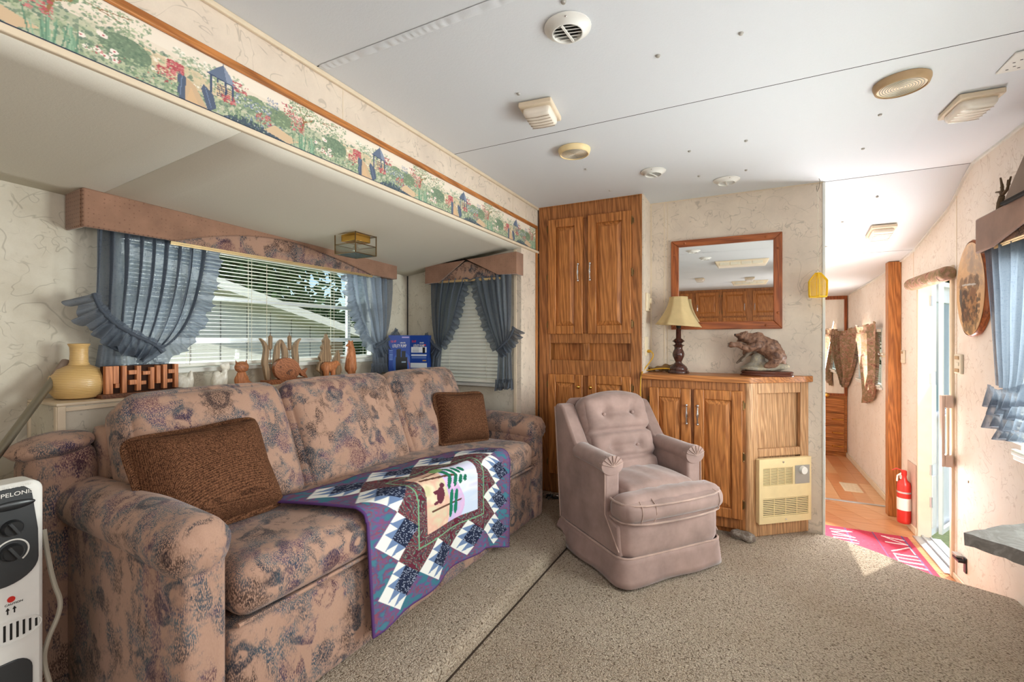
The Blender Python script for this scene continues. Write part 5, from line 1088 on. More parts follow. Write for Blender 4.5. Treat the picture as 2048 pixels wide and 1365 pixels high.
# yellow lantern on its hook
cL = at(1636, 570, Y=2.735); yl = thing('mesh_lantern', 'yellow plastic mesh lantern hanging from a hook at the partition edge', 'lantern', (cL.x, 2.735, 1.2))
def lan(u, v):
    a = 2*pi*u; prof = [(.0, .040), (.1, .0425), (.66, .0435), (.72, .040), (1, .014)]; i = max(k for k in range(4) if v >= prof[k][0]-1e-9); t = (v-prof[i][0])/(prof[i+1][0]-prof[i][0]); r = prof[i][1]+(prof[i+1][1]-prof[i][1])*t
    k = math.cos(pi/6)/math.cos(((a+pi/6) % (pi/3))-pi/6); return Vector((cL.x+r*k*math.cos(a), 2.735+r*k*math.sin(a), 1.208+.118*v))
mb = MB(); mb.grid(48, 26, lan, wrapu=True); o = mb.build('mesh_body', M['yellow'], yl, smooth=0); m_ = o.modifiers.new('mesh', 'WIREFRAME'); m_.thickness = .0015*U; m_.use_even_offset = False
for k in range(6):
    mb = MB(); mb.tube([lan(k/6+1/12, v) for v in (0, .1, .3, .5, .66, .72, 1)], .0022, 5); mb.build('rib', M['yellow'], yl)
for v in (0, 1):
    mb = MB(); mb.tube([lan(k/48, v) for k in range(48)], .0026, 6, closed=True); mb.build('rim', M['yellow'], yl)
mb = MB(); mb.tube([lan(0, 1)+Vector((0, 0, 0)), (cL.x, 2.735, 1.345), lan(.5, 1)], .0012, 5); mb.build('bail', M['metal'], yl)
mb = MB(); pts = [(cL.x+.0015*math.sin(k*1.1), 2.735, 1.345+.395*k/40) for k in range(41)]; mb.tube(pts, .0013, 5); mb.build('chain', M['ivory'], yl)
mb = MB(); mb.tube([(cL.x+.004, 2.735, CZ-.002), (cL.x+.008, 2.735, 1.79), (cL.x+.004, 2.735, 1.755), (cL.x-.004, 2.735, 1.735), (cL.x-.006, 2.735, 1.75), (cL.x-.004, 2.735, 1.765)], .0016, 6); mb.build('hook', M['metal'], yl)
# ================================================================== CEILING FITTINGS
def clight(label, c, sx, sy, rot=0, slope=0):
    t = thing('ceiling_light', label, 'ceiling light', c, 0, 'square ceiling lights'); R = Matrix.Translation(c) @ Matrix.Rotation(rot, 4, 'Z') @ Matrix.Rotation(slope, 4, 'X')
    mb = MB(); mb.cbox((0, 0, -.010), (sx, sy, .018), R); mb.build('base', M['trim'], t, bevel=.004)
    mb = MB(); mb.soft((0, 0, -.026), (sx*.86, sy*.80, .034), .016, (0, 0, .004), 8, R); mb.build('lens', M['lens'], t, smooth=80)
    for k in range(5):
        mb = MB(); mb.tube([R @ Vector((-sx*.36, (k-2)*sy*.14, -.0455)), R @ Vector((0, (k-2)*sy*.14, -.0475)), R @ Vector((sx*.36, (k-2)*sy*.14, -.0455))], .0016, 5); mb.build('lens_rib', M['prismatic'], t)
clight('square ceiling light with clear lens, beside the beige speaker near the slide-out', (-.630, 1.470, CZ-.001), .115, .145, .12)
clight('square ceiling light by the right wall beyond the second speaker', (.688, 2.080, CZ-.001), .115, .165, .05)
clight('square light on the sloping hallway ceiling', (.704, 3.27, cz(3.27)-.002), .115, .155, 0, -.215)
clight('ceiling light before the kitchen cupboards, left one in the mirror', (-.51, -1.02, CZ-.001), .115, .15)
clight('ceiling light before the kitchen cupboards, right one in the mirror', (.085, -1.21, CZ-.001), .115, .15)
def speaker(label, c, r):
    t = thing('ceiling_speaker', label, 'speaker', c, 0, 'round ceiling speakers')
    mb = MB(); mb.lathe([(r, 0), (r*1.0, -.006), (r*.93, -.020), (r*.86, -.022), (r*.86, -.016)], c, 40); mb.build('rim', M['almond'] if 'near' in label else M['tan'], t, smooth=50)
    mb = MB(); mb.lathe([(r*.87, -.010), (r*.87, -.0175), (.001, -.0185)], c, 40); gm = mb.build('grille', M['cream'], t)
    mb = MB()
    for k in range(1, 9):
        rr_ = r*.86*k/9.2; n_ = 10+int(36*k/9)
        mb = MB(); mb.tube([(c[0]+rr_*math.cos(2*pi*q/n_), c[1]+rr_*math.sin(2*pi*q/n_), c[2]-.0186) for q in range(n_)], .0009, 4, closed=True); mb.build('grille_ring', M['grey'], gm, smooth=0)
speaker('round beige ceiling speaker near the slide-out, between a light and two vents', (-.637, 1.850, CZ-.001), .068)
speaker('round tan-edged ceiling speaker by the right wall light', (.443, 1.820, CZ-.001), .072)
def vent(label, c, r, closed=0, rot=0):
    t = thing('ceiling_vent', label, 'vent', c, 0, 'round ceiling air vents'); t.rotation_euler = (0, 0, rot); R = Matrix.Translation(c) @ Matrix.Rotation(rot, 4, 'Z')
    mb = MB(); mb.lathe([(r, 0), (r, -.003), (r*.74, -.009), (r*.66, -.018), (r*.62, -.018), (r*.62, 0)], seg=40, M4=R); mb.build('ring', M['white'], t, smooth=50)
    mb = MB(); mb.lathe([(r*.64, -.001), (.001, -.002)], seg=32, M4=R); mb.build('duct', M['dark'] if not closed else M['grey'], t)
    for k in range(6):
        y = r*.62*(-1+2*(k+.5)/6); hw_ = math.sqrt(max(1e-6, (r*.62)**2-y*y)); mb = MB(); mb.cbox((0, 0, 0), (hw_*2, r*.23, .0016), R @ Matrix.Translation((0, y, -.010)) @ Matrix.Rotation(.15 if closed else .75, 4, 'X')); mb.build('fin', M['white'], t, smooth=0)
    mb = MB(); mb.cbox((0, 0, -.0165), (.005, r*1.2, .004), R @ Matrix.Rotation(-.35, 4, 'Z')); mb.build('crossbar', M['white'], t)
    for s in (-1, 1): mb = MB(); mb.ell(R @ Vector((0, s*r*.87, -.0065)), (.003, .003, .002), 8, 5); mb.build('screw', M['chrome'], t)
vent('round white ceiling vent nearest the camera with open fins', (-.402, 1.115, CZ-.001), .060, 0, .25)
vent('round white ceiling vent in front of the tall cabinet', (-.382, 2.262, CZ-.001), .058, 0, 0)
vent('round white ceiling vent before the mirror wall, its fins shut', (-.072, 2.550, CZ-.001), .062, 1, .3)
vent('small round ceiling vent behind the camera, seen in the mirror', (-.33, .66, CZ-.001), .055, 0, 0)
for i, p in enumerate(((1482, 66), (1316, 111), (1037, 187), (1760, 229), (1492, 281), (1726, 297), (1379, 302), (1220, 381), (1398, 352), (1492, 340), (1127, 3), (1172, 338))):
    c = at(*p, Z=CZ); mb = MB(); mb.lathe([(.0065, 0), (.0065, -.002), (.0045, -.005), (.001, -.006)], tuple(c), 10); tag(mb.build('screw_cap', M['grey'], None), 'small round screw cap on the white ceiling', 'screw cap', 'ceiling screw caps')
for (x, y) in ((.50, 3.12), (.47, 3.45), (.62, 2.95)):
    mb = MB(); mb.lathe([(.0065, 0), (.0065, -.002), (.0045, -.005), (.001, -.006)], (x, y, cz(y)), 10); tag(mb.build('screw_cap', M['grey'], None), 'small round screw cap on the white ceiling', 'screw cap', 'ceiling screw caps')
gp = thing('alarm_plate', 'square white perforated plate on the ceiling at the right edge', 'alarm', (.74, 1.83, CZ-.001)); mb = MB(); mb.box((.682, 1.775, CZ-.006), (.80, 1.890, CZ-.001)); mb.build('plate', M['white'], gp, bevel=.002)
for (x, y) in ((.70, 1.87), (.71, 1.855), (.725, 1.87), (.70, 1.83), (.712, 1.82), (.727, 1.835), (.74, 1.86), (.745, 1.82)): mb = MB(); mb.box((x-.003, y-.0015, CZ-.0066), (x+.003, y+.0015, CZ-.0058)); mb.build('slot', M['dark'], gp, smooth=0)
for nm, c, sx, sy in (('long cream air-conditioner shroud on the ceiling behind the camera', (-.01, .28, CZ), .50, .22), ('long cream vent frame on the ceiling before the kitchen cupboards', (.09, -1.63, CZ), .46, .16)):
    t = thing('ceiling_shroud', nm, 'air vent', c); mb = MB(); mb.hexa([Vector(c)+Vector(p) for p in ((-sx*.44, -sy*.4, -.05), (sx*.44, -sy*.4, -.05), (sx*.44, sy*.4, -.05), (-sx*.44, sy*.4, -.05), (-sx/2, -sy/2, -.001), (sx/2, -sy/2, -.001), (sx/2, sy/2, -.001), (-sx/2, sy/2, -.001))]); mb.build('shroud', M['cream'], t, bevel=.004)
    for k in range(4): mb = MB(); mb.box((c[0]-sx*.40+sx*.2*k, c[1]+sy*.40, c[2]-.045), (c[0]-sx*.215+sx*.2*k, c[1]+sy*.47, c[2]-.012)); mb.build('louvre', M['ivory'], t, bevel=.002)
# brass and ribbed glass lantern on the slide-out ceiling
bl = (-1.645, -1.520, 1.485, 1.612); zt = min(sz(-1.645, 1.6), sz(-1.52, 1.48))-.001; zb = zt-.092; zm = zt-.05
bf = thing('flush_lantern', 'square brass flush lantern with ribbed glass under the slide-out ceiling', 'ceiling light', ((bl[0]+bl[1])/2, (bl[2]+bl[3])/2, zt))
X0, X1, Y0, Y1 = bl
for x in (X0, X1):
    for y in (Y0, Y1): mb = MB(); mb.cyl((x, y, zb), (x, y, zt), .0028, 6); mb.build('post', M['brassd'], bf)
for z in (zb, zm, zt-.003):
    for a, b in (((X0, Y0), (X1, Y0)), ((X1, Y0), (X1, Y1)), ((X1, Y1), (X0, Y1)), ((X0, Y1), (X0, Y0))): mb = MB(); mb.cyl((*a, z), (*b, z), .002, 6); mb.build('rail', M['brassd'], bf)
mb = MB(); mb.box((X0+.018, Y0+.018, zt-.034), (X1-.018, Y1-.018, zt)); mb.build('canopy', M['brass'], bf, bevel=.002)
def rib_pane(p0, p1, z0_, z1_):
    p0, p1 = Vector(p0), Vector(p1); n_ = 40; d_ = (p1-p0); nr = Vector((d_.y, -d_.x, 0)).normalized(); mb = MB(); mb.grid(n_, 1, lambda u, v: p0+d_*u+nr*.0012*math.cos(u*n_*pi)+Vector((0, 0, z0_+(z1_-z0_)*v))); mb.build('ribbed_pane', M['ribglass'], bf, smooth=180)
for a, b in (((X0, Y0, 0), (X1, Y0, 0)), ((X1, Y0, 0), (X1, Y1, 0)), ((X1, Y1, 0), (X0, Y1, 0)), ((X0, Y1, 0), (X0, Y0, 0))): rib_pane(a, b, zb, zm)
mb = MB(); mb.grid(40, 1, lambda u, v: Vector((X0+(X1-X0)*u, Y0+(Y1-Y0)*v, zb+.0012*math.cos(u*40*pi)))); mb.build('ribbed_pane', M['ribglass'], bf, smooth=180)
mb = MB(); mb.lathe([(.006, 0), (.008, -.014), (.016, -.026), (.018, -.038), (.012, -.05), (.001, -.053)], ((X0+X1)/2, (Y0+Y1)/2, zt-.034), 16); mb.build('bulb', M['bulb'], bf)
# ================================================================== WALLPAPER BORDER (one painted repeat, tiled)
def border_art():
    W_, H_ = 300, 88; P = Paint(W_, H_, (228, 214, 196)); rd_ = random.Random(7); A = P.asp
    greens = [(136, 154, 124), (120, 142, 114), (158, 172, 138), (112, 132, 114), (176, 184, 152), (98, 120, 106)]; reds = [(186, 92, 96), (204, 122, 124), (166, 76, 82)]; blue = [(92, 108, 138), (120, 132, 160), (150, 156, 182)]; whites = [(244, 238, 228), (232, 222, 206)]
    def sp(n, x0, y0, x1, y1, r, c, al=.9): P.speck(n, x0, y0, x1, y1, r, c, al, rd_)
    P.rect(0, .05, 1, .58, (178, 182, 156)); P.rect(0, .74, 1, 1, (234, 222, 206)); sp(500, 0, .05, 1, .66, .040, greens+[(196, 196, 168), (206, 198, 176)], .6); sp(900, 0, .06, 1, .68, .022, greens+[(186, 190, 158), (206, 200, 176)], .75); sp(240, .30, .62, .60, .86, .022, greens[:3]+whites, .55)
    P.poly([(.05, .30), (.30, .26), (.55, .34), (.40, .62), (.18, .60)], (222, 196, 164), .75); sp(160, .05, .28, .6, .6, .022, greens+whites, .7)
    # hedges
    P.ell(.14, .42, .085, .20, (116, 134, 112)); sp(170, .06, .24, .22, .6, .016, [(100, 122, 102), (126, 146, 120), (140, 158, 130)], .8); P.ell(.66, .52, .06, .16, (134, 150, 120)); P.ell(.79, .48, .07, .18, (122, 138, 112)); sp(200, .58, .3, .92, .66, .018, greens, .85)
    # tree with branches
    for q in ((.915, .40, .93, .62), (.93, .62, .922, .74), (.922, .74, .90, .92), (.925, .70, .955, .94), (.92, .78, .99, .88), (.935, .66, 1.0, .80)): P.line(*q, .038 if q[1] < .7 else .018, (150, 112, 78))
    for q in ((0.0, .86, .12, .80), (.05, .84, .16, .92)): P.line(*q, .014, (150, 112, 78))
    sp(240, .84, .70, 1.0, .99, .016, greens[:3]+[(190, 196, 160)], .8); sp(200, 0.0, .66, .22, .95, .016, greens[:3]+[(190, 196, 160)], .7)
    # path, open gates
    P.poly([(.345, .02), (.44, .02), (.385, .36), (.345, .44), (.335, .30)], (200, 170, 138)); P.poly([(.35, .05), (.40, .05), (.37, .3)], (214, 178, 138), .7)
    P.poly([(.318, .06), (.345, .02), (.350, .42), (.328, .52), (.318, .40)], (88, 98, 118)); P.poly([(.440, .0), (.475, .12), (.462, .34), (.420, .46), (.410, .36)], (88, 98, 118)); P.line(.327, .1, .335, .46, .012, (120, 134, 160)); P.line(.452, .1, .428, .40, .012, (120, 134, 160))
    # gazebo
    for x in (.452, .480, .515, .548): P.line(x, .38, x, .72, .028, (76, 88, 112))
    P.rect(.478, .38, .515, .60, (214, 188, 150)); P.rect(.52, .38, .545, .58, (206, 180, 144))
    for k in range(6): P.line(.478+.008*k, .38, .484+.008*k, .60, .008, (70, 80, 104)); P.line(.478, .38+.038*k, .546, .38+.038*k, .008, (70, 80, 104))
    P.poly([(.435, .70), (.565, .66), (.535, .84), (.505, .97), (.475, .86)], (104, 116, 138)); P.poly([(.505, .97), (.535, .84), (.565, .66), (.52, .68)], (140, 150, 170)); P.line(.505, .95, .505, 1.0, .014, (76, 88, 112)); P.line(.436, .70, .566, .66, .02, (70, 82, 106))
    # flower beds
    sp(120, .28, .44, .34, .60, .018, reds, .8); sp(50, .55, .62, .62, .78, .016, reds, .8); sp(46, .50, .32, .56, .46, .018, reds, .8); sp(60, .24, .28, .31, .44, .018, reds, .8)
    sp(150, .56, .40, .74, .58, .014, blue+whites, .7); sp(80, .72, .62, .78, .80, .010, blue, .8); sp(90, .60, .10, .82, .32, .022, greens+blue, .7)
    P.poly([(.48, .0), (.86, .0), (.70, .16), (.58, .20)], (78, 90, 100)); sp(110, .48, .0, .86, .2, .014, blue+whites+greens, .7); P.poly([(.70, .12), (.84, .04), (.90, .16), (.76, .30)], (208, 180, 148)); sp(46, .66, .22, .74, .42, .018, reds, .85)
    for k in range(26): x = rd_.uniform(.86, 1.0); P.line(x, .02, x+rd_.uniform(-.02, .02), rd_.uniform(.22, .44), .016, rd_.choice([(126, 160, 134), (148, 178, 150), (104, 138, 116)]))
    sp(90, .84, .36, .93, .74, .016, reds+[(214, 130, 130)], .85); sp(46, .80, .62, .88, .86, .014, reds, .85)
    for k in range(9): x, y = rd_.uniform(.0, .12), rd_.uniform(.18, .5); P.ell(x, y, .014, .036, (240, 226, 216)); P.ell(x, y, .004, .012, (186, 90, 96))
    sp(180, .0, .06, .32, .34, .016, greens+[(172, 190, 150)], .8); sp(20, .02, .06, .30, .3, .014, reds, .8)
    for k in range(20): x = rd_.uniform(.55, .72); P.line(x, .12, x+rd_.uniform(-.015, .015), rd_.uniform(.2, .30), .012, rd_.choice(greens))
    P.rect(0, 0, 1, .045, (44, 54, 74)); return P.a
ba = border_art(); per = .472; yb0 = .5766+per*.5-per*2; yb1 = 2.556; nrp = 5
ba_all = np.concatenate([ba]*nrp, 1); keep = int((yb1-yb0)/(per*nrp)*ba_all.shape[1]); ba_all = ba_all[:, :keep]
o = printed('wallpaper_border', ba_all, lambda u, v: (HX+.0012, yb0+(yb1-yb0)*u, 1.537+(1.668-1.537)*v), M['print'])
tag(o, 'printed wallpaper border of a garden with gazebos along the slide-out header', 'wallpaper border')
# ================================================================== QUILT
def quilt_art():
    N = 260; P = Paint(N, N, (96, 70, 120), 1.0); rd_ = random.Random(3); X, Y = P.X, P.Y
    rng = np.random.RandomState(5)
    def fbm(sx, sy, sd):
        r = np.random.RandomState(sd); out = np.zeros(X.shape)
        for o_ in range(4):
            g = r.rand(int(sy*2**o_)+3, int(sx*2**o_)+3); xs_, ys_ = X*sx*2**o_, Y*sy*2**o_; xi, yi = xs_.astype(int), ys_.astype(int); fx, fy = xs_-xi, ys_-yi
            out += (g[yi, xi]*(1-fx)*(1-fy)+g[yi, xi+1]*fx*(1-fy)+g[yi+1, xi]*(1-fx)*fy+g[yi+1, xi+1]*fx*fy)/2**o_
        return out/1.875
    def ramp(f, cols):
        f = np.clip((f-.34)/.32, 0, .999)*(len(cols)-1); i = f.astype(int); t = (f-i)[..., None]; c = np.array(cols, float); return c[i]*(1-t)+c[i+1]*t
    batik = ramp(fbm(20, 34, 1), [(60, 112, 128), (98, 84, 132), (130, 70, 104), (70, 104, 134), (138, 70, 86), (92, 76, 120), (64, 116, 130)])
    sw = fbm(7, 7, 2); swirl = ramp(.5+.22*np.sin(sw*80+X*24), [(96, 34, 52), (60, 84, 74), (148, 164, 146), (72, 52, 56), (52, 76, 92), (120, 60, 66)])
    P.a[:] = batik
    b0, b1 = .03, .97; n_ = 4; st = (b1-b0)/n_; cells = []
    for k in range(n_): cells += [(b0+st*(k+.5), b0+st/2), (b0+st*(k+.5), b1-st/2)]
    for k in range(1, n_-1): cells += [(b0+st/2, b0+st*(k+.5)), (b1-st/2, b0+st*(k+.5))]
    m = (X > b0+st/2) & (X < b1-st/2) & (Y > b0+st/2) & (Y < b1-st/2); P.a[m] = swirl[m]
    for d_ in (.265, ):
        ln = m & ((abs(X-d_) < .004) | (abs(X-1+d_) < .004) | (abs(Y-d_) < .004) | (abs(Y-1+d_) < .004)) & (X > d_-.005) & (X < 1.005-d_) & (Y > d_-.005) & (Y < 1.005-d_); P.a[ln] = (112, 160, 122)
    navy = np.array((30, 38, 62)); white = np.array((226, 226, 220)); sky = np.array((106, 128, 164))
    for cx, cy in cells:
        dx, dy = X-cx, Y-cy; u, v = (dx+dy)/math.sqrt(2), (dx-dy)/math.sqrt(2); h = st/2/math.sqrt(2)*.99
        inb = (abs(u) < h) & (abs(v) < h)
        du, dv = (u+h)/(2*h), (v+h)/(2*h); c = np.where(((du < .36) | (dv < .36))[..., None], white, navy)
        e1 = (du < .36); t1 = (dv*3) % 1 < (du/.36); c = np.where((e1 & t1 & ~(dv < .36))[..., None], sky, c)
        e2 = (dv < .36); t2 = (du*3) % 1 < (dv/.36); c = np.where((e2 & t2 & ~(du < .36))[..., None], sky, c)
        st_ = rng.rand(N, N) > .88; c = np.where((st_ & (du >= .36) & (dv >= .36))[..., None], np.array((170, 180, 200)), c)
        P.a[inb] = c[inb]
    p0, p1 = .315, .685; inn = (X > p0) & (X < p1) & (Y > p0) & (Y < p1); q = (X-p0)/(p1-p0); r = (Y-p0)/(p1-p0)
    sky_ = ramp(fbm(3, 9, 8), [(196, 208, 226), (222, 224, 228), (206, 204, 226), (212, 222, 232)]); sand = ramp(fbm(9, 9, 9), [(196, 190, 150), (226, 208, 178), (214, 170, 150), (206, 196, 164)]); lil = ramp(fbm(6, 6, 11), [(190, 160, 206), (214, 178, 212), (170, 176, 216)])
    # the landscape lies sideways: earth to the left, sky to the right
    P.a[inn] = sky_[inn]; e = .40+.05*np.sin(r*7); mt = inn & (q < .62+.12*np.sin(r*5+.5)) ; P.a[mt] = lil[mt]; gm = inn & (q < e); P.a[gm] = sand[gm]
    def ix(a): return p0+(p1-p0)*a
    for (x0, y0, x1, y1, w_) in ((.10, .30, .66, .30, .012), (.05, .80, .60, .74, .014), (.14, .86, .5, .90, .010)): P.line(ix(x0), ix(y0), ix(x1), ix(y1), w_, (92, 60, 48))
    for k, (x, r_) in enumerate(((.46, .17), (.56, .14))): P.ell(ix(x), ix(.20), .014, r_*.30, (24, 110, 84)); P.ell(ix(x), ix(.40), .014, r_*.30, (24, 110, 84))
    for k, (x, r_) in enumerate(((.44, .16), (.55, .14), (.65, .11), (.74, .08))): P.ell(ix(x), ix(.66), .013, r_*.28, (26, 104, 78), 1, -.4); P.ell(ix(x), ix(.84), .013, r_*.28, (26, 104, 78), 1, .4)
    P.ell(ix(.42), ix(.95), .03, .03, (124, 160, 104))
    P.ell(ix(.25), ix(.49), .026, .046, (96, 44, 58)); P.ell(ix(.29), ix(.63), .015, .016, (96, 44, 58)); P.ell(ix(.17), ix(.40), .016, .010, (96, 44, 58)); P.ell(ix(.17), ix(.56), .016, .010, (96, 44, 58))
    P.rect(0, 0, 1, .012, (86, 56, 108)); P.rect(0, .988, 1, 1, (86, 56, 108)); P.rect(0, 0, .012, 1, (86, 56, 108)); P.rect(.988, 0, 1, 1, (86, 56, 108))
    return P.a
# where the quilt lies: back edge on the seat, crest over the front edge, hem hanging down
zs = .493
def q_back(u): return interp([(-1.285, .905), (-1.225, 1.28), (-1.150, 1.62), (-1.03, 1.80)], u)
def q_front(u): return 1.0+(1.835-1.0)*u
def q_hem(u): return interp([(1.005, .125), (1.22, .135), (1.45, .15), (1.60, .15), (1.78, .085)], u)
def xfront(y): return (ROT @ Vector((FXs+.0, y, 0))).x
def quilt_pos(u, v):
    bx_, by_ = q_back(u); fy = q_front(u); hy, hz = q_hem(u); xf = xfront(fy)+.022
    ls = math.dist((bx_, by_), (xf, fy)); lh = zs-hz; d = v*(ls+lh); R_ = .045
    wr = .004*math.sin(u*23+v*9)+.003*math.sin(u*41)
    if d < ls-R_:
        t = d/ls; x, y = bx_+(xf-bx_)*t, by_+(fy-by_)*t; dip = .010*max(0, 1-abs(x+1.29)/.12)
        return Vector((x, y, zs+.010-.012*math.sin(pi*min(1, (x+1.3)/.3))*0-dip*0+.5*wr))
    if d < ls+R_*.6:
        a = (d-ls+R_)/(1.6*R_)*pi/2; y = by_+(fy-by_)*min(1, d/ls); return Vector((xf-R_+R_*math.sin(a), y, zs+.010-R_+R_*math.cos(a)+.3*wr))
    t = (d-ls-.6*R_)/(lh-.6*R_); y = fy+(hy-fy)*t; z = zs+.010-R_-(zs+.010-R_-hz)*t
    out = .004+.020*t*(.5+.5*math.sin(u*19+1.0))+.010*t*math.sin(u*9)
    return Vector((xf+out, y, z))
o = printed('patchwork_quilt', quilt_art()[::-1], lambda u, v: quilt_pos(u, 1-v) if False else quilt_pos(u, v), M['quiltprint'], solid=.006)
tag(o, 'patchwork quilt with a landscape centre and navy and white blocks draped over the sofa seat', 'quilt')
# ================================================================== RIGHT WALL
pl_ = thing('oval_plaque', 'varnished oval wood slab printed with two horses, hung beside the right pelmet', 'plaque', (RX, 2.76, 1.22))
cy_, cz_, ry_, rz_ = 2.762, 1.222, .148, .218
def ov(k, s=1.0): a = 2*pi*k/64; w_ = 1+.012*math.sin(5*a+1)+.008*math.sin(9*a); return (cy_+ry_*s*w_*math.cos(a), cz_+rz_*s*w_*math.sin(a))
mb = MB()
R0 = [mb.v((RX-.001, *ov(k, .97))) for k in range(64)]; R1 = [mb.v((RX-.016, *ov(k))) for k in range(64)]; R2 = [mb.v((RX-.026, *ov(k, .965))) for k in range(64)]
for A_, B_ in ((R0, R1), (R1, R2)):
    for k in range(64): mb.face([A_[k], A_[(k+1) % 64], B_[(k+1) % 64], B_[k]])
mb.face(R0); mb.build('slab', M['redoakz'], pl_, smooth=60)
def plaque_art():
    P = Paint(110, 150, (206, 166, 120)); rd_ = random.Random(9); P.speck(160, 0, .5, 1, 1, .05, [(214, 178, 134), (196, 154, 110), (184, 146, 110)], .35, rd_); P.speck(60, .1, .55, .6, .95, .05, [(164, 140, 116), (150, 130, 112)], .35, rd_)
    P.speck(90, .2, .45, .85, .62, .035, [(120, 92, 64), (98, 76, 54), (146, 112, 76)], .7, rd_); P.ell(.68, .30, .17, .20, (92, 58, 36), .9); P.ell(.40, .32, .16, .20, (150, 104, 62), .9)
    P.poly([(.60, .48), (.72, .5), (.82, .40), (.78, .30), (.64, .26)], (66, 44, 30)); P.poly([(.30, .48), (.44, .52), (.52, .42), (.48, .30), (.34, .3)], (124, 84, 52))
    for k in range(5): x = .25+.13*k; P.line(x, .28, x+rd_.uniform(-.06, .06), .04, .03, rd_.choice([(74, 50, 34), (120, 84, 54), (58, 42, 32)]))
    P.speck(120, .15, .1, .85, .42, .028, [(70, 48, 34), (140, 100, 62), (50, 40, 34), (176, 134, 88)], .6, rd_); P.ell(.84, .40, .05, .12, (62, 64, 66), .8); P.line(.30, .54, .78, .56, .018, (186, 182, 176)); P.speck(50, .2, .02, .8, .14, .03, [(172, 132, 86), (120, 96, 66)], .6, rd_); return P.a
pa = plaque_art()
printed('picture', pa, lambda u, v: (RX-.0268, cy_+(ry_*.955)*((2*u-1)*math.sqrt(max(0, 1-(2*v-1)**2/2))), cz_+(rz_*.955)*((2*v-1)*math.sqrt(max(0, 1-(2*u-1)**2/2)))), M['gloss'], pl_)
def plate(label, y, z, wy, hz, n_, name='switch_plate', cat='switch'):
    t = thing(name, label, cat, (RX, y, z)); mb = MB(); mb.box((RX-.012, y-wy/2, z-hz/2), (RX-.0005, y+wy/2, z+hz/2)); mb.build('plate', M['ivory'], t, bevel=.003)
    for k in range(n_): zz_ = z+hz*(.32-.64*k/max(1, n_-1)); mb = MB(); mb.box((RX-.016, y-wy*.28, zz_-hz*.09), (RX-.0115, y+wy*.28, zz_+hz*.09)); mb.build('rocker', M['tan'] if k != 1 else M['ivory'], t, bevel=.001)
plate('ivory plate with three switches on the wall between the door and the oval plaque', 2.945, .875, .075, .095, 3)
plate('ivory two-switch plate beside the oak post of the hallway', 3.80, .88, .06, .085, 2)
tb = thing('coat_rail', 'short cream rail with hooks on the hallway wall beside the camouflage curtain', 'rail', (RX, 4.25, .875)); mb = MB(); mb.box((RX-.01, 4.05, .86), (RX-.0005, 4.40, .89)); mb.build('rail', M['cream'], tb, bevel=.002)
for k in range(3): mb = MB(); y = 4.10+.1*k; mb.tube([(RX-.01, y, .88), (RX-.028, y, .878), (RX-.030, y, .888)], .004, 6); mb.build('hook', M['chrome'], tb)
gh = thing('grab_handle', 'taupe C-shaped grab handle on the trim beside the open entry door', 'handle', (.91, 3.0, .54))
mb = MB(); mb.box((.884, 2.985, .362), (.896, 3.022, .716)); mb.build('grip_plate', M['mauveplastic'], gh, bevel=.003)
for z0_, z1_ in ((.362, .42), (.655, .716)): mb = MB(); mb.box((.896, 2.985, z0_), (RX-.013, 3.022, z1_)); mb.build('bracket', M['mauveplastic'], gh, bevel=.003)
mb = MB(); mb.cyl((.912, 3.004, .42), (.912, 3.004, .655), .006, 10); mb.build('rod', M['trim'], gh)
mb = MB(); mb.ell((RX, 2.86, .33), (.003, .006, .006), 10, 6); tag(mb.build('wall_screw', M['brassd'], None), 'small brass screw head in the pinkish wall right of the doorway', 'screw')
dr_ = thing('door_pelmet', 'padded floral roll along the top of the entry doorway', 'pelmet', (RX-.02, 3.25, 1.32))
mb = MB(); mb.tube([(RX-.032, y, 1.322) for y in (2.985, 2.99, 3.0, 3.2, 3.4, 3.53, 3.545, 3.55)], [.026, .034, .036, .037, .037, .036, .034, .026], 20); mb.build('roll', M['camo'], dr_, smooth=80)
# fire extinguisher in its recess
fe = thing('fire_extinguisher', 'red fire extinguisher with white label hanging low on the wall by the doorway', 'extinguisher', (.90, 3.66, EZ))
ey, ex_ = 3.655, .902; ez0 = EZ+.035
mb = MB(); mb.lathe([(.028, 0), (.034, .006), (.035, .02), (.035, .235), (.030, .255), (.016, .27), (.013, .29), (.013, .30)], (ex_, ey, ez0), 24); mb.build('cylinder', M['red'], fe, smooth=50)
mb = MB(); mb.lathe([(.0356, .085), (.0356, .16)], (ex_, ey, ez0), 24); mb.bm.faces.ensure_lookup_table(); bmesh.ops.delete(mb.bm, geom=[f for f in mb.bm.faces if len(f.verts) > 4], context='FACES'); mb.build('label', M['label'], fe)
mb = MB(); mb.lathe([(.0362, .19), (.0362, .20)], (ex_, ey, ez0), 24); mb.build('strap', M['alu'], fe)
mb = MB(); mb.lathe([(.012, .295), (.015, .30), (.015, .325), (.008, .33)], (ex_, ey, ez0), 14); mb.build('valve', M['red'], fe)
mb = MB(); mb.tube([(ex_-.005, ey, ez0+.325), (ex_-.035, ey+.01, ez0+.335), (ex_-.055, ey+.015, ez0+.32)], [.007, .006, .005], 8, sq=.6); mb.build('lever', M['red'], fe)
mb = MB(); mb.tube([(ex_-.012, ey, ez0+.31), (ex_-.03, ey+.01, ez0+.29), (ex_-.032, ey+.01, ez0+.255)], .005, 8); mb.build('nozzle', M['white'], fe)
mb = MB(); mb.tube([(ex_-.02, ey-.014+.014*math.cos(a), ez0+.29+.014*math.sin(a)) for a in np.linspace(0, 2*pi, 16)][:-1], .002, 5, closed=True); mb.build('pin_ring', M['white'], fe)
mb = MB(); mb.box((RX-.006, 3.565, EZ+.01), (RX-.001, 3.72, EZ+.42)); mb.build('recess_frame', M['mauveplastic'], fe, bevel=.004)
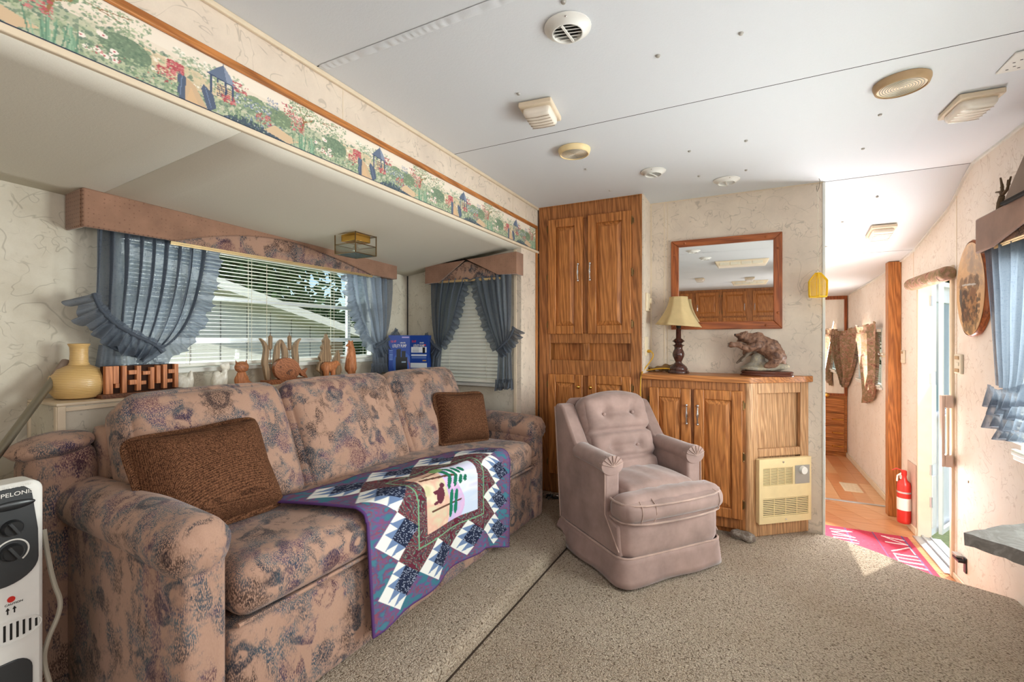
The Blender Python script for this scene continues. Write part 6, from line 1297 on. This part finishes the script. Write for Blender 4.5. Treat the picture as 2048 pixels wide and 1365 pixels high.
# deer and little roofed house on the right pelmet
de = thing('deer_figurine', 'antlered brown stag head figurine standing on the right-hand pelmet', 'figurine', (.86, 2.32, 1.46))
dpx = lambda px, py: at(px, py, X=.862)
mb = MB(); mb.tube([dpx(1998, 425), dpx(2001, 405), dpx(2004, 392)], [.010, .011, .009], 8); mb.build('neck', M['antler'], de)
for pts in ([(2004, 392), (2001, 384), (1992, 385)], [(2005, 388), (2004, 372), (2001, 356)], [(2004, 376), (2005, 368)], [(2006, 389), (2014, 380), (2018, 366), (2022, 353)], [(2017, 370), (2016, 360)]):
    mb = MB(); n_ = len(pts); mb.tube([dpx(*p) for p in pts], [.006-.0032*k/(n_-1) for k in range(n_)], 7); mb.build('antler', M['antler'], de)
hs_ = thing('roofed_ornament', 'taupe tent-roofed wooden ornament standing on the right-hand pelmet', 'ornament', (.88, 2.12, 1.46))
q0_ = at(2006, 404, X=.835); q1_ = at(2056, 290, X=.835); q2_ = at(2100, 370, X=.835)
mb = MB(); mb.prism([(q0_.y, q0_.z), (q1_.y, q1_.z), (2*q1_.y-q0_.y, q0_.z)], 'x', .835, .925); mb.build('roof', M['fawn'], hs_, bevel=.003)
mb = MB(); mb.box((.828, 2*q1_.y-q0_.y-.005, q0_.z-.012), (.93, q0_.y+.005, q0_.z-.0005)); mb.build('eave_board', M['dark'], hs_, bevel=.002)
# slab table
tp = [(.386, 1.195), (.455, 1.262), (.60, 1.385), (.80, 1.565), (.90, 1.50), (.90, 1.00), (.72, .93), (.56, 1.035), (.47, 1.118)]
rp = random.Random(5); pts = []
for i in range(len(tp)):
    a, b = tp[i], tp[(i+1) % len(tp)]
    for k in range(8): t = k/8; pts.append((a[0]+(b[0]-a[0])*t+rp.uniform(-.0025, .0025)*(k > 0), a[1]+(b[1]-a[1])*t+rp.uniform(-.0025, .0025)*(k > 0)))
tt = thing('slab_table', 'weathered grey slate-topped table with ragged edge at the right border', 'table', (.72, 1.25, 0))
mb = MB(); n_ = len(pts); T_ = [mb.v((x, y, .62)) for x, y in pts]; Bo = [mb.v((x+.004*(.7-x), y+.004*(1.25-y), .62-.024+rp.uniform(-.003, .003))) for x, y in pts]; mb.face(T_); mb.face(Bo[::-1])
for i in range(n_): mb.face([T_[i], T_[(i+1) % n_], Bo[(i+1) % n_], Bo[i]])
mb.build('tabletop', M['slate'], tt, smooth=30)
mb = MB(); mb.lathe([(.11, 0), (.11, .012), (.03, .03), (.025, .3), (.03, .57), (.09, .595)], (.74, 1.25, 0), 20); mb.build('pedestal', M['dark'], tt, smooth=50)
lt = thing('door_catch', 'small black metal door catch on the wall low beside the doorway', 'catch', (RX, 2.9, -.07)); mb = MB(); mb.box((RX-.006, 2.870, -.105), (RX-.001, 2.895, -.035)); mb.build('plate', M['black'], lt); mb = MB(); mb.box((RX-.03, 2.875, -.060), (RX-.006, 2.945, -.050)); mb.build('prong', M['black'], lt); mb = MB(); mb.box((RX-.03, 2.90, -.045), (RX-.006, 2.95, -.036)); mb.build('prong', M['grey'], lt)
# ================================================================== FLOOR ITEMS
dm = Paint(150, 110, (190, 62, 80)); rr_ = random.Random(2); dm.speck(260, 0, 0, 1, 1, .012, [(200, 66, 92), (170, 36, 64), (196, 110, 128)], .5, rr_)
for x in (.03, .31, .62, .93): dm.line(x, 0, x, 1, .020, (104, 86, 120))
def strokes(x0, x1, y, ch):
    c = (222, 206, 196); h = .17; X0_, X1_ = x0, x1
    if ch == 'N': dm.line(X0_, y+h, X1_, y+h*.72, .026, c); dm.line(X0_, y+h, X1_, y, .022, c); dm.line(X0_, y, X1_, y, .026, c)
    if ch == 'E': dm.line(X0_, y, X0_, y+h, .024, c); [dm.line(X0_, y+h*k, X1_, y+h*k, .024, c) for k in (0, .5, 1)]
    if ch == 'M': [dm.line(X0_, y+h*k, X1_, y+h*k, .020, c) for k in (0, 1)]; dm.line(X1_, y+h, X0_, y+h*.5, .018, c); dm.line(X0_, y+h*.5, X1_, y, .018, c)
    if ch == 'L': dm.line(X0_, y, X1_, y+h, .024, c); dm.line(X1_, y, X1_, y+h, .024, c)
for i, chs in enumerate('MEN'): strokes(.13, .37, .72-.25*i, chs)
for i, chs in enumerate('NLEN'): strokes(.70, .92, .74-.235*i, chs)
o = printed('doormat', dm.a, lambda u, v: (.43+.445*u, 2.95+.53*v, EZ+.006+.0006*math.sin(u*30)), M['matprint'], solid=.005)
tag(o, 'red doormat with pale block lettering lying inside the entry door', 'doormat')
fv = thing('floor_register', 'small pale floor register in the hallway laminate', 'vent', (.74, 4.55, EZ)); c0 = at(1702, 976, Z=EZ); mb = MB(); mb.box((c0.x-.06, c0.y-.12, EZ), (c0.x+.06, c0.y+.12, EZ+.005)); mb.build('frame', M['cream'], fv, bevel=.002)
for k in range(8): mb = MB(); y = c0.y-.10+.0285*k; mb.box((c0.x-.048, y-.009, EZ+.005), (c0.x+.048, y+.009, EZ+.007)); mb.build('slat', M['trim'], fv, smooth=0)
c0 = at(1484, 1068, Z=0.01); mb = MB(); mb.soft((0, 0, 0), (.105, .05, .034), .014, (.0, .006, .006), 10, Matrix.Translation((c0.x+.005, 2.545, .018)) @ Matrix.Rotation(-.35, 4, 'Z') @ Matrix.Rotation(.10, 4, 'Y'), lambda q, p: q+Vector((.004*math.sin(q.y*90), .004*math.sin(q.x*70+1), .005*math.sin(q.x*60)*math.cos(q.y*80))))
tag(mb.build('broken_stone', m_marble('crumbling_concrete', (172, 166, 156), (108, 92, 80), .9), None), 'grey crumbly stone lying on the carpet against the low cabinet', 'stone')
cb = thing('cable_bundle', 'tangle of black cables with silver plugs on the carpet between sofa and tall cabinet', 'cable', (-1.0, 2.46, PZ))
for k in range(4): mb = MB(); mb.tube(smoothp([(-1.06+.02*k, 2.50-.02*k, PZ+.006), (-1.03+.02*k, 2.47, PZ+.02+.006*k), (-.99, 2.49-.012*k, PZ+.008), (-.955+.01*k, 2.50, PZ+.006), (-.90+.015*k, 2.53, PZ+.005)], 2), .004, 6); mb.build('cable', M['black'], cb)
for x, y in ((-1.03, 2.462), (-.985, 2.475), (-.955, 2.485)): mb = MB(); mb.box((x-.010, y-.006, PZ+.012), (x+.010, y+.006, PZ+.024), Matrix.Translation((x, y, 0)) @ Matrix.Rotation(.5, 4, 'Z') @ Matrix.Translation((-x, -y, 0))); mb.build('plug', M['chrome'], cb, bevel=.002)
# ================================================================== HALLWAY DRESSER
DY = 5.60; dp = lambda px, py: at(px, py, Y=DY); ds = thing('hall_dresser', 'oak dresser with three brass-handled drawers and a mirrored door above, end of hallway', 'dresser', (.8, DY+.1, EZ))
FD = lambda a, b, n: Vector((a, DY-n, b)); xr = RX-.003; xl = .46
def dbox(mb, p, q): mb.hexa([FD(*c) for c in ((p[0], p[1], p[2]), (q[0], p[1], p[2]), (q[0], q[1], p[2]), (p[0], q[1], p[2]), (p[0], p[1], q[2]), (q[0], p[1], q[2]), (q[0], q[1], q[2]), (p[0], q[1], q[2]))])
zt_, zm_, zb_ = dp(1690, 590).z, dp(1690, 792).z, EZ
mb = MB(); dbox(mb, (xl, zb_, -.2), (xr, zt_, -.001)); mb.build('carcass', M['oakx'], ds)
dwz = [dp(1680, y).z for y in (822, 848, 856, 878, 886, 903)]
rows = ((826, 797), (850, 828), (878, 854), (904, 881))
for k, (ya, yb) in enumerate(rows):
    mb = MB(); dbox(mb, (xl+.02, dp(1680, ya).z, 0), (xr-.025, dp(1680, yb).z, .016)); d_ = mb.build('drawer', M['oakx'], ds, bevel=.003)
    if k:
        zc_ = (dp(1680, ya).z+dp(1680, yb).z)/2; xc_ = dp(1675, 850).x; mb = MB(); mb.tube([FD(xc_-.045, zc_, .016), FD(xc_-.043, zc_, .03), FD(xc_+.043, zc_, .03), FD(xc_+.045, zc_, .016)], .006, 8); mb.build('handle', M['brass'], d_)
m1 = dp(1688, 600).x; mb = MB(); dbox(mb, (m1, zm_, 0), (xr-.002, zt_, .02)); dbox(mb, (xl, zm_, 0), (m1, zm_+.02, .0199)); dbox(mb, (xl, zt_-.045, 0), (m1, zt_, .0199)); fr_ = mb.build('mirror_door', M['redoakz'], ds)
mb = MB(); dbox(mb, (xl, zm_+.02, .002), (m1, zt_-.045, .004)); mb.build('mirror_glass', M['mirror'], fr_, smooth=0)
kq = dp(1653, 790); mb = MB(); mb.ell(FD(kq.x, kq.z, .03), (.022, .012, .022), 14, 8); mb.build('knob', M['brass'], fr_)
# ================================================================== KITCHEN CUPBOARDS BEHIND THE CAMERA (seen in the mirror)
KY = -2.62; FK = lambda a, b, n: Vector((-a, KY+n, b)); kc = thing('kitchen_cupboards', 'row of oak kitchen wall cupboards seen in the mirror', 'cupboard', (-.1, KY-.2, 1.2))
mb = MB(); mb.box((HX+.01, -2.98, 1.06), (RX-.01, KY, CZ-.002)); mb.build('carcass', M['oakfr'], kc)
xs_ = [-.93, -.545, -.155, .30, .70]
for i, (a, b) in enumerate(((-1.10, -.75), (-.70, -.345), (-.29, .06), (.145, .50), (.54, .88))):
    door_part(kc, 'door', FK, -b, -a, 1.36, 1.755, M['oakz'], handle=((-b+.03) if i in (0, 2, 4) else (-a-.03), 1.50), hinges=((1 if i in (0, 2, 4) else -1), (1.42, 1.69)))
    door_part(kc, 'door', FK, -b, -a, 1.08, 1.335, M['oakz'])
# ================================================================== OUTSIDE
gr_ = MB(); gr_.grid(40, 40, lambda u, v: (-16+32*u, -8+28*v, -.88+.03*math.sin(u*40)*math.sin(v*37))); struct('ground', gr_, M['grass'])
# open entry door leaf (swung right back) with its screen door
H0 = Vector((RX+.055, 3.535, 0)); dd = Vector((.50, .866, 0)); dn_ = Vector((.866, -.50, 0))
ed_ = thing('entry_door', 'white entry door leaf standing open outside the doorway', 'door', tuple(H0)); FO = lambda a, b, n: H0+dd*a+dn_*n+Vector((0, 0, b))
def obx(mb, p, q): mb.hexa([FO(*c) for c in ((p[0], p[1], p[2]), (q[0], p[1], p[2]), (q[0], q[1], p[2]), (p[0], q[1], p[2]), (p[0], p[1], q[2]), (q[0], p[1], q[2]), (q[0], q[1], q[2]), (p[0], q[1], q[2]))])
dz0, dz1 = EZ+.01, 1.34
mb = MB(); obx(mb, (.0, dz0, -.03), (.10, dz1, 0)); obx(mb, (.10, dz0, -.03), (.48, .55, 0)); obx(mb, (.10, 1.22, -.03), (.48, dz1, 0)); obx(mb, (.40, .55, -.03), (.48, 1.22, 0)); mb.build('leaf', M['doorw'], ed_, bevel=.003)
for za, zb_ in ((EZ+.06, .18), (.25, .72), (.80, 1.28)):
    mb = MB(); obx(mb, (.012, za, 0), (.075, zb_, .008)); p_ = mb.build('edge_panel', M['white'], ed_, bevel=.002)
for z in (.03, .22, .76, 1.22): mb = MB(); mb.cyl(tuple(FO(-.004, z-.03, .004)), tuple(FO(-.004, z+.03, .004)), .007, 8); mb.build('hinge', M['alu'], ed_)
mb = MB(); obx(mb, (.10, .55, -.018), (.40, 1.22, -.012)); mb.build('window_pane', plain('tinted_pane', (150, 176, 188), .1, spec=.6), ed_, smooth=0)
mb = MB()
for p, q in (((.095, dz0, .012), (.125, dz1, .03)), ((.43, dz0, .012), (.46, dz1, .03)), ((.125, dz0, .012), (.43, dz0+.03, .03)), ((.125, dz1-.03, .012), (.43, dz1, .03)), ((.125, .50, .012), (.43, .53, .03))): obx(mb, p, q)
mb.build('screen_frame', M['white'], ed_, bevel=.002)
# neighbouring trailer seen through the long window
nb = thing('neighbour_trailer', 'pale neighbouring trailer with overhanging roof seen through the long window', 'trailer', (-5.5, 2.2, -.88))
NW = Vector((-4.6, .6, 0)); ne = Vector((-.16, 1, 0)).normalized(); FN = lambda a, b, n: NW+ne*a+Vector((ne.y, -ne.x, 0))*n+Vector((0, 0, b))
def nbx(mb, p, q): mb.hexa([FN(*c) for c in ((p[0], p[1], p[2]), (q[0], p[1], p[2]), (q[0], q[1], p[2]), (p[0], q[1], p[2]), (p[0], p[1], q[2]), (q[0], p[1], q[2]), (q[0], q[1], q[2]), (p[0], q[1], q[2]))])
gz_ = lambda a: 1.98-.215*a
mb = MB(); W4 = 4.3; mb.hexa([FN(*c) for c in ((-3, -.88, -2.4), (W4, -.88, -2.4), (W4, -.88, 0), (-3, -.88, 0), (-3, gz_(-3), -2.4), (W4, gz_(W4), -2.4), (W4, gz_(W4), 0), (-3, gz_(-3), 0))]); mb.build('wall', M['siding'], nb, smooth=0)
for k in range(22):
    a = -2.9+.33*k; mb = MB(); nbx(mb, (a, -.8, 0), (a+.012, gz_(a)-.02, .004)); mb.build('siding_joint', M['grey'], nb, smooth=0)
mb = MB(); mb.hexa([FN(*c) for c in ((-3, gz_(-3), -2.4), (W4+.15, gz_(W4+.15), -2.4), (W4+.15, gz_(W4+.15), .24), (-3, gz_(-3), .24), (-3, gz_(-3)+.10, -2.4), (W4+.15, gz_(W4+.15)+.10, -2.4), (W4+.15, gz_(W4+.15)+.10, .24), (-3, gz_(-3)+.10, .24))]); mb.build('roof', M['siding'], nb, smooth=0)
mb = MB(); nbx(mb, (W4-.28, -.88, .001), (W4, .95, .06)); mb.build('corner_post', M['tan'], nb, smooth=0)
def tree(label, c, h, r, n, seed):
    t = thing('leafy_tree', label, 'tree', c, 0, 'trees outside the windows'); rg = random.Random(seed); c = Vector(c)
    mb = MB(); mb.tube([c, c+Vector((.05, 0, h*.35)), c+Vector((0, .05, h*.75))], [.09, .07, .03], 8); mb.build('trunk', M['trunk'], t)
    cl = [(Vector((rg.uniform(-1, 1)*r*.75, rg.uniform(-1, 1)*r*.75, h*.62+rg.uniform(-.5, .5)*h*.55)), r*rg.uniform(.30, .55)) for _ in range(16)]
    mb = MB()
    for i in range(n):
        q, k = rg.choice(cl); d_ = Vector((rg.gauss(0, 1), rg.gauss(0, 1), rg.gauss(0, 1))).normalized()*k*rg.uniform(.6, 1.05); p = c+q+d_; s_ = rg.uniform(.07, .15)
        e1 = Vector((rg.gauss(0, 1), rg.gauss(0, 1), rg.gauss(0, 1))).normalized(); e2 = e1.orthogonal().normalized(); mb.face([mb.v(p-e1*s_), mb.v(p+e2*s_*.5), mb.v(p+e1*s_), mb.v(p-e2*s_*.5)])
    f = mb.build('foliage', M['leaf'], t, smooth=0, normals=False); f['kind'] = 'stuff'
tree('large leafy tree behind the neighbouring trailer roof', (-9.6, 5.4, -.88), 4.4, 2.2, 6500, 1)
tree('bushy tree to the right of the neighbouring trailer', (-5.6, 8.0, -.88), 3.4, 1.6, 5000, 2)
tree('tree far off at the left of the long window', (-11.5, .6, -.88), 4.6, 2.0, 5000, 3)
tree('leafy tree seen above the open entry door', (3.4, 11.5, -.88), 5.2, 2.4, 6000, 4)
tree('tree in front of the end window', (-1.6, 6.9, -.88), 3.4, 1.3, 4000, 6)
